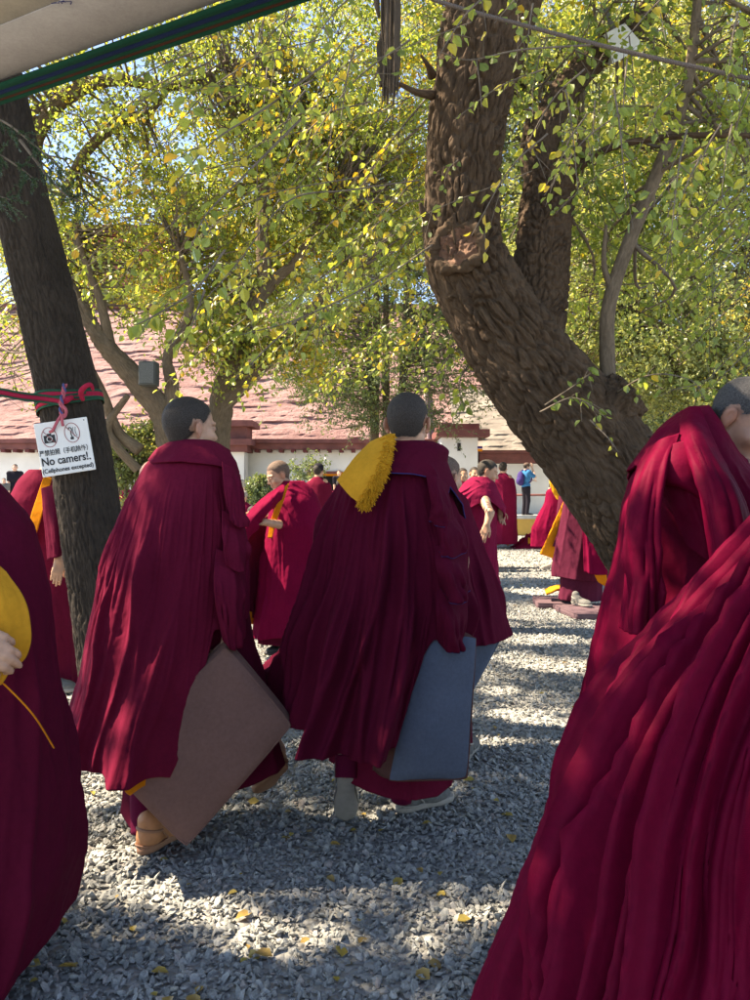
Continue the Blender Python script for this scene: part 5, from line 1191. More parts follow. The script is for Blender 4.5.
# ================= the monk with the brown cushion (left) =================
def monk_left():
    Y = 3.0; bx = P(178, 0, Y)[0]
    r = person((bx, Y, 0), 'monk walking away with pleated cape, head turned right, holding a brown cushion by its corner')
    J = pose((bx, Y), 30, 1.70); J['head'] = P(191, 428, Y); J['neck'] = P(190, 462, Y + .02); J['hf'] = unit([.74, .67, -.04]); J['hu'] = np.array([.06, .02, 1])
    J['elR'] = P(236, 575, 3.02); J['wrR'] = P(230, 626, 2.90); J['hdR'] = np.array([-.08, -.1, -1.0]); J['hnR'] = np.array([.8, -.6, 0]); J['curlR'] = .7; J['fine'] = 'R'
    J['anL'] = P(146, 832, 2.9); J['knL'] = P(160, 735, 2.98); J['anR'] = P(277, 752, 3.15); J['knR'] = P(245, 690, 3.2); J['toeR'] = unit([-.4, .5, -.5])
    body(r, J, 0.0042, 0.005, hair='hair', hairline=.6)
    rows = rowpx([(446, 172, 214, Y, .075, .09), (452, 160, 226, Y, .11, .12), (466, 147, 233, Y, .15, .13), (500, 129, 239, Y, .18, .16), (560, 110, 243, Y, .20, .18), (620, 97, 244, Y, .22, .2), (680, 84, 240, Y, .24, .22), (735, 68, 236, Y, .26, .24), (790, 56, 230, Y, .27, .24)])
    h = hemz([(-180, 725), (-120, 730), (-88, 737), (-62, 741), (-50, 755), (-42, 764), (-15, 767), (10, 770), (26, 773), (33, 735), (44, 632), (90, 625), (180, 640)], Y - .2)
    f1 = fold_fn(15, 201, math.radians(-160), math.radians(30), .050, .12, (.08, .30), .22); f2 = fold_fn(46, 202, math.radians(-110), math.radians(75), .012, .026, (.03, .10), .10, pw=.1)
    f2b = lambda TH, T: f2(TH, T) * (1 - .8 * sstep(.25, .7, T)); f3 = fold_fn(9, 203, math.radians(36), math.radians(170), .02, .12, (.1, .3), .1)
    o, V = loft('cape', r, M['robe'], rows, nth=460, nz=240, hem=h, folds=(f1, f2b, f3), seed=14, wr=.010)
    h2 = hemz([(-180, 715), (-120, 722), (-96, 740), (-66, 746), (-56, 742), (-40, 735), (0, 764), (6, 779), (18, 780), (24, 760), (34, 700), (44, 600), (180, 600)], Y - .2)
    rowsi = [(z, cx, cy, rx - .035, dn - .035, df - .03) for (z, cx, cy, rx, dn, df) in rows]
    loft('lining', r, M['orange'], rowsi, nth=300, nz=120, hem=h2, folds=(f1,), seed=14, wr=.008)
    rows2 = rowpx([(441, 175, 211, Y, .070, .08), (444, 168, 219, Y, .095, .10), (450, 158, 228, Y, .125, .12), (462, 149, 235, Y, .165, .15), (475, 144, 239, Y, .18, .16)])
    loft('collar', r, M['robe'], rows2, nth=220, nz=40, hem=hemz([(-180, 455), (-110, 455), (-80, 457), (-40, 463), (0, 462), (40, 465), (70, 470), (90, 472), (110, 460), (180, 455)], Y - .13), folds=(fold_fn(8, 204, -2.2, 2.2, .010, .12, (.1, .5), .1),), seed=15, wr=.005)
    def flap(pts):
        a = np.array([P(*q) for q in pts]).reshape(3, 3, 3); sheet('cascade_fold', r, M['robe'], a, 44, 44, (fold_fn(3, int(pts[4][1]), .1, .9, .018, .13, (0, .3), .25),), .006, .006)
    flap([(222, 462, 2.85), (232, 466, 2.88), (238, 470, 2.95), (224, 490, 2.80), (236, 497, 2.83), (243, 496, 2.92), (228, 520, 2.80), (238, 528, 2.83), (243, 522, 2.92)])
    flap([(222, 510, 2.84), (236, 518, 2.86), (243, 520, 2.95), (222, 540, 2.78), (237, 548, 2.82), (248, 548, 2.9), (226, 565, 2.80), (240, 572, 2.83), (246, 556, 2.92)])
    flap([(216, 548, 2.83), (234, 556, 2.84), (245, 555, 2.95), (214, 590, 2.76), (232, 600, 2.8), (244, 596, 2.9), (222, 640, 2.79), (233, 650, 2.83), (240, 630, 2.93)])
    rows3 = rowpx([(600, 168, 246, Y + .05, .13, .15), (690, 150, 262, Y + .06, .16, .17), (760, 130, 282, Y + .06, .17, .18), (840, 122, 290, Y + .05, .16, .18)])
    loft('under_robe', r, M['robe_dark'], rows3, nth=220, nz=70, hem=hemz([(-180, 790), (-90, 812), (-55, 828), (-10, 812), (30, 785), (60, 778), (90, 772), (180, 770)], Y - .05), folds=(fold_fn(15, 205, -3.14, 3.14, .018, .12, (0, .3), .2),), seed=19)
    mb = MB(); mb.tube([P(150, 790, 2.95), P(146, 834, 2.9)], [.075, .055], 16, 10); mb.build('trouser_cuff', M['sock'], r)
    shoe(r, np.array([P(140, 853, 2.83)[0], 2.83, .004]), (.42, .9), 0, M['shoe_tan'], M['sole_tan'], L=.27); shoe(r, P(284, 768, 3.08), (-.50, .72), 38, M['shoe_tan'], M['sole_tan'], L=.28)
    q = [P(226, 646, 2.82), P(292, 725, 2.90), P(186, 847, 2.76), P(108, 766, 2.75)]
    pad('dark brown square cushion hanging by one corner from the left walking monk\'s hand', q, (-.012, .055, .02), M['brown_pad'], M['brown_pad'], puff=.026)
monk_left()

# ================= monk half hidden behind the centre monk =================
def monk_hidden():
    Y = 3.9; bx = P(440, 0, Y)[0]; r = person((bx, Y, 0), 'shaven monk half hidden behind the centre monk, dark cape flaring at the right')
    J = pose((bx, Y), 25, 1.50, 0, .085); J['head'] = P(446, 477, Y); J['neck'] = P(440, 501, Y); J['hf'] = unit([.75, .7, -.15]); body(r, J, 0.006, None, hair='hair_shaved', h=.03)
    rows = rowpx([(491, 426, 458, Y, .08, .09), (498, 415, 466, Y, .12, .13), (520, 405, 473, Y, .15, .14), (560, 396, 487, Y, .19, .16), (600, 390, 499, Y, .22, .2), (642, 385, 511, Y, .25, .22)])
    loft('cape', r, M['robe_dark'], rows, nth=300, nz=130, hem=hemz([(-180, 645), (0, 642), (90, 637), (180, 645)], Y - .1), folds=(fold_fn(26, 301, -3.14, 3.14, .03, .085, (.05, .3), .15),), seed=24, wr=.01)
    loft('under_robe', r, M['robe_dark'], rowpx([(620, 405, 470, Y, .16, .16), (740, 405, 470, Y, .17, .17)]), nth=120, nz=30, folds=(fold_fn(12, 302, -3.14, 3.14, .015, .15),), seed=25)
    for k in (-1, 1): shoe(r, (bx + k * .1, Y - .1, .005), (.3, .9), 0, M['shoe_grey'], M['sole_pale'])
    pad('slate blue cushion held low by the monk half hidden behind the centre monk', [P(436, 632, 3.72), P(503, 634, 3.80), P(472, 692, 3.76), P(420, 722, 3.70)], (.0, .06, .0), M['blue_pad'], M['blue_pad'])
monk_hidden()

# ================= middle distance: monk gathering his robe =================
def monk_gathering():
    Y = 6.3; bx = P(292, 0, Y)[0]; r = person((bx, Y, 0), 'monk facing left with bowed head, gathering up his crimson cape with an orange hem')
    J = pose((bx, Y), -112, 1.62); J['head'] = P(278, 475, Y); J['neck'] = P(289, 494, Y + .02); J['hf'] = unit([-.80, -.42, -.42]); J['hu'] = np.array([-.35, -.2, 1.0])
    J['shL'] = P(300, 505, 6.22); J['elL'] = P(288, 526, 6.15); J['wrL'] = P(264, 522, 5.97); J['hdL'] = np.array([-1, 0, .1]); J['hnL'] = np.array([0, -.8, .6]); J['elR'] = P(270, 520, 6.45); J['wrR'] = P(250, 515, 6.3); J['hdR'] = np.array([-1, -.1, -.1]); J['hnR'] = np.array([0, .6, .8])
    body(r, J, 0.005, 0.007, hair='hair_shaved', h=.03)
    rows = rowpx([(481, 283, 303, Y, .08, .10), (488, 276, 312, Y, .11, .13), (500, 270, 319, Y, .20, .16), (525, 268, 326, Y, .25, .19), (560, 262, 331, Y, .22, .2), (600, 257, 336, Y, .24, .22), (640, 252, 341, Y, .25, .22)])
    loft('cape', r, M['robe_red'], rows, th=(-80, 200), nth=300, nz=130, hem=hemz([(-80, 640), (-40, 638), (0, 634), (60, 630), (90, 628), (200, 628)], Y - .15), folds=(fold_fn(14, 401, -1.4, 3.4, .035, .14, (.1, .4), .2), fold_fn(20, 402, -1.4, 3.4, .008, .05, (.05, .4), .3)), seed=34, wr=.014)
    sheet('raised_fold', r, M['robe_red'], [[P(285, 484, 6.15), P(268, 494, 6.0), P(252, 508, 5.95), P(238, 530, 5.98)], [P(284, 492, 6.03), P(269, 503, 5.9), P(254, 518, 5.86), P(238, 540, 5.9)], [P(280, 502, 6.08), P(266, 515, 6.0), P(254, 530, 5.95), P(237, 552, 5.98)]], 60, 30, (fold_fn(3, 6, 0, 1, .015, .12),), .008, .01, 3)
    o, V = sheet('hanging_panel', r, M['robe_dark'], [[P(237, 538, 6.0), P(252, 525, 6.25), P(270, 515, 6.35)], [P(236, 570, 6.05), P(252, 570, 6.3), P(270, 570, 6.35)], [P(235, 612, 6.05), P(252, 618, 6.3), P(270, 624, 6.35)]], 40, 50, (fold_fn(5, 7, 0, 1, .02, .08),), .008, .01, 4)
    sheet('hem_trim', r, M['orange'], [[P(235, 606, 6.03), P(252, 612, 6.28), P(270, 617, 6.33)], [P(235, 619, 6.03), P(252, 624, 6.28), P(270, 629, 6.33)]], 30, 8, (), .012, .004, 5)
    sheet('collar', r, M['orange'], [[P(289, 483, 6.16), P(283, 488, 6.1)], [P(284, 500, 6.07), P(277, 503, 6.05)], [P(277, 520, 6.05), P(271, 520, 6.06)], [P(272, 538, 6.06), P(268, 538, 6.08)]], 14, 40, (), .008, .004, 5)
    loft('under_robe', r, M['robe_dark'], rowpx([(570, 266, 322, Y, .16, .16), (652, 262, 316, Y, .17, .17)]), nth=120, nz=30, hem=hemz([(-180, 642), (180, 642)], Y), folds=(fold_fn(12, 403, -3.14, 3.14, .02, .15),), seed=35)
    shoe(r, (P(298, 0, Y)[0], 6.35, .005), (-.95, -.3), 0, M['shoe_black'], M['shoe_black']); shoe(r, (P(310, 0, Y)[0], 6.6, .005), (-.95, -.3), 0, M['shoe_black'], M['shoe_black'])
monk_gathering()

# ================= bending monk with the bare arm =================
def monk_bending():
    Y = 7.5; bx = P(478, 0, Y)[0]; r = person((bx, Y, 0), 'monk leaning forward to the right in a faded crimson robe with one arm bare')
    J = pose((bx, Y), 95, 1.68, 7); J['head'] = P(488, 472, Y); J['neck'] = P(478, 492, Y); J['hf'] = unit([.92, -.12, -.30]); J['hu'] = np.array([.3, 0, 1])
    J['shR'] = P(484, 500, 7.33); J['elR'] = P(490, 513, 7.16); J['wrR'] = P(487, 524, 7.12); J['hdR'] = np.array([-.35, -.1, -1]); J['hnR'] = np.array([-.3, -1, .1]); J['curlR'] = .25; J['fine'] = 'R'
    J['shL'] = P(478, 500, 7.6); J['elL'] = P(490, 512, 7.62); J['wrL'] = P(500, 510, 7.5); J['hdL'] = np.array([.2, -.2, -1])
    body(r, J, 0.006, 0.007, hair='hair', h=.03)
    # bare upper arm and forearm as part of the body show below the wrapped shoulder
    rows = rowpx([(480, 470, 486, Y, .08, .09), (487, 461, 494, Y, .12, .12), (500, 450, 498, Y, .17, .16), (515, 446, 497, Y, .19, .17), (540, 449, 495, Y, .19, .18), (570, 456, 497, Y, .19, .18), (610, 463, 499, Y, .2, .19), (640, 465, 500, Y, .2, .19)])
    loft('robe', r, M['robe_pink'], rows, nth=260, nz=130, folds=(fold_fn(9, 501, -3.14, 3.14, .03, .18, (.1, .4), .9), fold_fn(14, 502, -3.14, 3.14, .012, .07, (.05, .4), .8)), seed=44, wr=.014)
    rows2 = rowpx([(477, 472, 488, Y, .1, .1), (483, 464, 495, Y, .15, .14), (495, 455, 500, Y, .21, .19), (508, 452, 501, Y, .235, .2), (525, 452, 500, Y, .23, .2)])
    loft('shawl', r, M['robe_pink'], rows2, nth=220, nz=60, hem=hemz([(-180, 520), (-90, 515), (-40, 512), (0, 503), (20, 500), (45, 506), (90, 522), (180, 520)], Y - .2), folds=(fold_fn(9, 503, -3.14, 3.14, .022, .16, (.1, .4), .9),), seed=45, wr=.012)
    for k in (0, .12): shoe(r, (bx - .28 + k, Y - .1 + k, .005), (1, .1), 0, M['shoe_tan'], M['sole_pale'])
monk_bending()

# ================= right: bowed monk at the edge =================
def monk_bowed():
    Y = 2.25; bx = P(722, 0, Y)[0]; r = person((bx, Y, 0), 'monk at the right edge looking down, wrapped in a folded crimson velvet shawl')
    J = pose((bx, Y), 78, 1.66); J['head'] = P(747, 420, 2.2); J['neck'] = P(716, 466, 2.27); J['hf'] = unit([.50, -.62, -.60]); J['hu'] = np.array([.42, -.42, .78])
    J['elR'] = P(755, 590, 2.05); J['wrR'] = P(785, 580, 1.95); J['hdR'] = np.array([.4, -.1, .8]); J['hnR'] = np.array([.3, -.9, -.2]); J['fine'] = 'R'
    body(r, J, 0.0036, 0.006, hair='hair_grey', jaw=1.06, hairline=.4, skin='skin_shaded')  # skin colour darkened to paint in the shade on his bowed face
    rows = rowpx([(416, 684, 700, Y, .07, .09), (426, 672, 706, Y, .12, .12), (442, 656, 712, Y, .15, .13), (458, 645, 718, Y, .17, .15), (480, 634, 745, Y, .20, .17), (510, 624, 785, Y, .22, .19), (545, 620, 806, Y, .23, .2), (600, 606, 822, Y, .25, .22), (670, 592, 838, Y, .27, .24), (760, 580, 850, Y, .28, .25), (905, 572, 862, Y, .29, .26)])
    loft('robe', r, M['velvet'], rows, nth=340, nz=180, hem=hemz([(-180, 905), (180, 905)], Y), folds=(fold_fn(18, 601, -3.14, 3.14, .055, .12, (.06, .25), .12), fold_fn(26, 602, -3.14, 3.14, .010, .045, (.05, .4), .3)), seed=54, wr=.012)
    rows2 = rowpx([(409, 688, 702, Y, .08, .10), (418, 674, 707, Y, .12, .12), (428, 662, 712, Y, .16, .14), (440, 652, 716, Y, .195, .15), (453, 643, 722, Y, .22, .17), (473, 631, 740, Y, .245, .18), (505, 622, 776, Y, .265, .2), (545, 616, 816, Y, .28, .22), (640, 626, 830, Y, .29, .24)])
    loft('shawl', r, M['velvet'], rows2, th=(-180, 180), nth=340, nz=110, hem=hemz([(-180, 500), (-120, 478), (-80, 462), (-56, 472), (-44, 500), (-36, 545), (-26, 560), (-22, 590), (-8, 610), (10, 650), (60, 660), (180, 560)], Y - .22),
         folds=(fold_fn(9, 603, -1.5, 1.5, .035, .17, (.12, .4), .35), fold_fn(14, 604, -1.5, 1.5, .010, .05, (.1, .5), .4)), seed=55, wr=.014)
    sheet('shoulder_fold', r, M['velvet'], [[P(650, 450, 2.10), P(662, 441, 2.04), P(680, 434, 2.03)], [P(638, 472, 2.08), P(652, 472, 1.99), P(667, 472, 1.985)], [P(628, 520, 2.06), P(643, 522, 1.965), P(659, 520, 1.97)], [P(628, 575, 2.05), P(644, 580, 1.955), P(660, 572, 1.96)], [P(622, 628, 2.05), P(640, 634, 1.95), P(656, 622, 1.96)]], 50, 120, (fold_fn(3, 21, .1, .9, .022, .12, (0, .3), .15),), .010, .006, 18)
    # rolled lip of the shawl on the upper arm and the band from the neck
    sheet('shawl_roll', r, M['velvet'], [[P(648, 458, 2.10), P(666, 448, 2.03), P(690, 440, 2.0)], [P(650, 468, 2.04), P(674, 462, 1.985), P(702, 466, 1.97)], [P(656, 480, 2.03), P(680, 482, 1.975), P(704, 494, 1.965)], [P(664, 482, 2.05), P(686, 488, 2.0), P(704, 500, 1.99)]], 60, 50, (), .012, .003, 8)
    sheet('neck_band', r, M['velvet'], [[P(682, 413, 2.14), P(690, 408, 2.09), P(700, 408, 2.07)], [P(682, 440, 2.02), P(696, 438, 1.97), P(714, 444, 1.98)], [P(700, 490, 1.93), P(718, 492, 1.86), P(742, 502, 1.9)], [P(710, 545, 1.9), P(728, 548, 1.83), P(752, 556, 1.87)], [P(722, 620, 1.9), P(738, 622, 1.84), P(762, 626, 1.87)]], 50, 120, (fold_fn(4, 9, 0, 1, .014, .09, (0, .3), .1),), .012, .006, 9)
    for k in (0, .18): shoe(r, (bx + k, Y - .08 + k, .005), (.95, .2), 0, M['shoe_grey'], M['sole_pale'])
monk_bowed()

# ================= right foreground: the great sweeping cape =================
def monk_sweeping():
    r = person((1.02, 1.52, 0), 'monk mostly beyond the right edge whose huge crimson velvet cape sweeps across the lower corner')
    J = pose((1.02, 1.52), 60, 1.62, 8); body(r, J, .008, None, h=.03)
    c = [[(930, 420, 1.95), (790, 560, 1.86), (694, 660, 1.82), (622, 765, 1.8), (582, 885, 1.78), (530, 1005, 1.72), (470, 1100, 1.68)],
         [(905, 425, 1.72), (752, 540, 1.64), (664, 640, 1.60), (584, 748, 1.58), (543, 880, 1.56), (484, 1010, 1.54), (440, 1120, 1.52)],
         [(895, 440, 1.45), (764, 546, 1.41), (682, 650, 1.37), (618, 765, 1.34), (584, 880, 1.31), (532, 1010, 1.28), (486, 1140, 1.26)],
         [(900, 455, 1.32), (795, 570, 1.27), (712, 690, 1.22), (662, 810, 1.18), (645, 920, 1.15), (618, 1040, 1.12), (598, 1170, 1.1)],
         [(915, 465, 1.25), (842, 600, 1.20), (780, 740, 1.14), (752, 860, 1.10), (742, 960, 1.08), (728, 1060, 1.05), (712, 1180, 1.03)],
         [(950, 465, 1.25), (920, 620, 1.20), (890, 760, 1.15), (880, 900, 1.10), (875, 1000, 1.08), (870, 1100, 1.05), (865, 1200, 1.05)],
         [(1010, 460, 1.35), (1030, 620, 1.33), (1040, 800, 1.30), (1050, 950, 1.30), (1060, 1050, 1.30), (1060, 1120, 1.30), (1065, 1200, 1.30)]]
    A = [[P(*c[j][i]) for j in range(len(c))] for i in range(7)]
    edge = lambda f: (lambda U, T: f(U, T) * (.25 + .75 * sstep(.12, .34, U)) - .012 * sstep(.3, .1, U))
    f1 = fold_fn(26, 701, .05, 1, .060, .0155, (-.5, .08), .03, .5, .4, 1.0); f2 = fold_fn(44, 702, .03, 1, .020, .007, (-.3, .4), .05, .4, .4, 1.0); f3 = fold_fn(5, 703, .1, .9, .030, .05, (-.2, .3), .05, .5)
    sheet('cape', r, M['velvet'], A, 420, 300, (edge(f1), edge(f2), edge(f3)), .008, .008, 12)
    rows = [(1.46, 1.02, 1.52, .09, .09, .09), (1.38, 1.02, 1.52, .22, .15, .14), (1.0, 1.04, 1.54, .28, .2, .18), (.12, 1.06, 1.56, .3, .24, .22)]
    loft('robe', r, M['velvet'], rows, nth=160, nz=70, folds=(fold_fn(18, 704, -3.14, 3.14, .03, .12),), seed=64)
monk_sweeping()

# ================= left foreground: monk with golden sleeve =================
def monk_edge():
    Y = 2.1; bx = P(-75, 0, Y)[0]; r = person((bx, Y, 0), 'monk at the left edge in a dark maroon cape over a golden yellow inner robe')
    J = pose((bx, Y), 120, 1.66); J['wrL'] = P(-52, 628, 1.655); J['elL'] = P(-90, 610, 1.95); J['hdL'] = np.array([1, -.05, -.35]); J['hnL'] = np.array([.2, -.9, .5]); J['curlL'] = .5
    J['wrR'] = P(-56, 650, 1.63); J['elR'] = P(-120, 610, 1.9); J['hdR'] = np.array([1, .1, -.2]); J['hnR'] = np.array([.1, -.9, .5]); J['curlR'] = .7; J['fine'] = 'LR'
    body(r, J, .006, .005, h=.028)
    rows = rowpx([(440, -98, -50, Y, .08, .09), (462, -140, -22, Y, .14, .13), (490, -165, 0, Y, .19, .16), (520, -178, 28, Y, .22, .18), (590, -188, 45, Y, .25, .2), (690, -197, 56, Y, .27, .22), (780, -202, 63, Y, .29, .24), (870, -206, 66, Y, .30, .25), (930, -198, 52, Y, .30, .25), (990, -190, 20, Y, .29, .24)])
    loft('cape', r, M['robe_dark'], rows, nth=360, nz=200, hem=hemz([(-180, 950), (-90, 985), (0, 1010), (60, 985), (90, 950), (180, 940)], Y - .1), folds=(fold_fn(15, 801, -3.14, 3.14, .04, .16, (.08, .3), .2), fold_fn(26, 802, -3.14, 3.14, .008, .05, (.1, .5), .3)), seed=74, wr=.014)
    sheet('golden_sleeve', r, M['yellow'], [[P(-60, 560, 1.80), P(-20, 556, 1.755), P(6, 572, 1.765)], [P(-70, 600, 1.74), P(-10, 595, 1.705), P(25, 602, 1.76)], [P(-70, 635, 1.725), P(-10, 632, 1.695), P(31, 632, 1.755)], [P(-60, 665, 1.74), P(-8, 668, 1.715), P(26, 656, 1.765)], [P(-50, 690, 1.78), P(-12, 688, 1.755), P(6, 672, 1.775)]], 50, 70, (fold_fn(5, 8, 0, 1, .010, .1, (0, .3), .2),), .008, .006, 3)
    line_tube('edge_trim', r, M['orange'], [P(-20, 664, 1.78), P(8, 688, 1.77), P(34, 716, 1.79), P(54, 748, 1.90)], .002, 6, 60)
    shoe(r, (bx + .1, Y - .1, .005), (.8, -.5), 0, M['shoe_grey'], M['sole_pale'])
monk_edge()

# ================= left, behind the sign tree =================
def monk_behind_tree():
    Y = 5.35; bx = P(44, 0, Y)[0]; r = person((bx, Y, 0), 'monk behind the sign tree with an orange sash and one hand hanging free')
    J = pose((bx, Y), 70, 1.66); J['head'] = P(56, 456, Y); J['neck'] = P(44, 482, Y)
    J['shR'] = P(50, 505, 5.15); J['elR'] = P(58, 540, 5.1); J['wrR'] = P(59, 560, 5.06); J['hdR'] = np.array([-.12, -.1, -1]); J['hnR'] = np.array([.4, -.9, 0]); J['curlR'] = .35; J['fine'] = 'R'
    body(r, J, .008, .006, h=.03)
    rows = rowpx([(470, 30, 58, Y, .08, .09), (480, 20, 66, Y, .13, .13), (500, 10, 68, Y, .17, .16), (540, 8, 70, Y, .18, .17), (600, 14, 74, Y, .19, .18), (660, 22, 76, Y, .2, .19), (700, 26, 76, Y, .2, .19)])
    loft('robe', r, M['robe'], rows, nth=220, nz=110, hem=hemz([(-180, 692), (180, 692)], Y), folds=(fold_fn(14, 811, -3.14, 3.14, .025, .14, (.1, .4), .3),), seed=84, wr=.012)
    sheet('sash', r, M['orange'], [[P(44, 476, 5.12), P(52, 478, 5.13)], [P(36, 500, 5.10), P(45, 504, 5.08)], [P(30, 520, 5.10), P(39, 524, 5.08)], [P(25, 545, 5.14), P(33, 545, 5.11)]], 16, 40, (), .008, .006, 3)
    sheet('sleeve', r, M['robe_dark'], [[P(42, 488, 5.08), P(54, 486, 5.02), P(66, 492, 5.08)], [P(44, 520, 5.04), P(56, 520, 4.97), P(68, 522, 5.05)], [P(48, 560, 5.05), P(58, 557, 4.99), P(66, 552, 5.06)]], 30, 40, (fold_fn(4, 10, 0, 1, .012, .1),), .008, .008, 4)
    shoe(r, (P(52, 0, Y)[0], Y - .15, .005), (.9, -.3), 0, M['shoe_grey'], M['sole_pale'])
    Y = 6.2; bx = P(72, 0, Y)[0]; r = person((bx, Y, 0), 'dark robed monk mostly hidden by the sign tree, an orange edge showing')
    J = pose((bx, Y), 80, 1.64); J['head'] = P(82, 462, Y); body(r, J, .009, None, h=.03)
    rows = rowpx([(480, 60, 84, Y, .08, .09), (490, 52, 92, Y, .14, .13), (540, 48, 96, Y, .18, .17), (655, 48, 98, Y, .2, .19)])
    loft('robe', r, M['robe_dark'], rows, nth=180, nz=80, folds=(fold_fn(14, 821, -3.14, 3.14, .025, .14, (.1, .4), .3),), seed=86, wr=.012)
    sheet('sash', r, M['orange'], [[P(66, 535, 5.96), P(75, 530, 5.95)], [P(64, 560, 5.95), P(74, 552, 5.94)], [P(62, 575, 5.97), P(70, 572, 5.96)]], 12, 24, (), .008, .006, 3)
    shoe(r, (bx, Y - .1, .005), (.95, -.2), 0, M['shoe_grey'], M['sole_pale'])
monk_behind_tree()

# ================= beyond the leaning trunk =================
def monk_on_mat():
    Y = 8.8; bx = P(580, 0, Y)[0]; r = person((bx, Y, .06), 'monk standing on flat cushions behind the leaning trunk in a plum robe and crimson cape')
    J = pose((bx, Y, .06), 70, 1.66); body(r, J, .009, None, h=.035)
    loft('robe', r, M['robe_plum'], rowpx([(462, 572, 594, Y, .09, .1), (472, 566, 602, Y, .15, .15), (500, 564, 604, Y, .19, .18), (540, 559, 606, Y, .2, .19), (580, 553, 609, Y, .22, .2)]), nth=220, nz=100, hem=hemz([(-180, 578), (-60, 577), (0, 580), (180, 578)], Y - .1), folds=(fold_fn(12, 831, -3.14, 3.14, .02, .16, (.1, .4), .2),), seed=94, wr=.01)
    loft('under_robe', r, M['robe_plum'], rowpx([(560, 562, 602, Y, .17, .17), (602, 560, 600, Y, .18, .18)]), nth=140, nz=30, hem=hemz([(-180, 599), (180, 600)], Y), folds=(fold_fn(14, 832, -3.14, 3.14, .015, .14),), seed=95)
    sheet('cape', r, M['robe_red'], [[P(580, 488, 8.48), P(594, 486, 8.44), P(612, 488, 8.5)], [P(582, 520, 8.40), P(596, 520, 8.36), P(614, 520, 8.45)], [P(584, 572, 8.38), P(598, 575, 8.34), P(616, 572, 8.45)]], 50, 60, (fold_fn(5, 12, 0, 1, .02, .07),), .01, .012, 4)
    sheet('cape_edge', r, M['orange'], [[P(583, 496, 8.36), P(589, 498, 8.34)], [P(592, 520, 8.30), P(600, 522, 8.29)], [P(601, 548, 8.30), P(607, 548, 8.30)], [P(606, 566, 8.33), P(610, 566, 8.33)]], 10, 40, (), .01, .004, 4)
    sheet('cape_edge', r, M['orange'], [[P(592, 570, 8.36), P(606, 572, 8.36)], [P(598, 582, 8.38), P(608, 588, 8.38)]], 12, 12, (), .01, .004, 5)
    shoe(r, (P(573, 0, 8.6)[0], 8.62, .07), (.5, -.8), 0, M['shoe_grey'], M['sole_pale'])
    def mat(label, x0, x1, y0, y1, z0, zt, rot):
        c, s = math.cos(rot), math.sin(rot); cx, cy = (x0 + x1) / 2, (y0 + y1) / 2
        q = [np.array([cx + c * (a - cx) - s * (b - cy), cy + s * (a - cx) + c * (b - cy), zt]) for a, b in ((x0, y0), (x1, y0), (x1, y1), (x0, y1))]
        pad(label, q, (0, 0, -(zt - z0)), M['mat_plum'], M['mat_plum'], puff=.012)
    mat('flat plum grey cushion under the feet of the monk behind the trunk', 2.02, 2.85, 8.05, 8.75, .005, .055, .12)
    mat('flat plum grey cushion on the gravel just behind the trodden one', 1.85, 2.45, 8.72, 9.3, .005, .06, -.1)
    o = empty('folded_cloth', P(553, 588, 8.95), 'small folded golden cloth lying on the flat cushions', 'cloth')
    sheet('cloth_fold', o, M['yellow'], [[P(545, 590, 9.1), P(556, 586, 9.0), P(568, 586, 9.1)], [P(546, 594, 8.85), P(557, 590, 8.85), P(570, 590, 8.9)]], 24, 16, (), .03, .012, 4)
monk_on_mat()
def monk_orange_border():
    Y = 13.3; bx = P(572, 0, Y)[0]; r = person((bx, Y, 0), 'monk behind the trunk with a dark panel edged in broad orange')
    J = pose((bx, Y), -100, 1.7); body(r, J, .012, None, h=.04)
    loft('robe', r, M['robe_plum'], rowpx([(480, 566, 580, Y, .1, .1), (490, 560, 586, Y, .18, .16), (520, 556, 588, Y, .2, .2), (562, 553, 588, Y, .2, .2)]), nth=140, nz=60, folds=(fold_fn(12, 841, -3.14, 3.14, .02, .16),), seed=97)
    sheet('bordered_panel', r, M['orange'], [[P(564, 500, 12.9), P(578, 500, 12.9)], [P(550, 532, 12.7), P(578, 540, 12.8)], [P(540, 554, 12.6), P(576, 566, 12.8)]], 30, 40, (), .03, .02, 5)
    sheet('dark_panel', r, M['robe_plum'], [[P(562, 520, 12.68), P(576, 520, 12.72)], [P(553, 546, 12.58), P(574, 553, 12.68)]], 20, 20, (), .02, .01, 6)
    shoe(r, (P(556, 0, 13)[0], 13.1, .005), (-.9, -.3), 0, M['sole_pale'], M['sole_pale'], L=.28)
monk_orange_border()

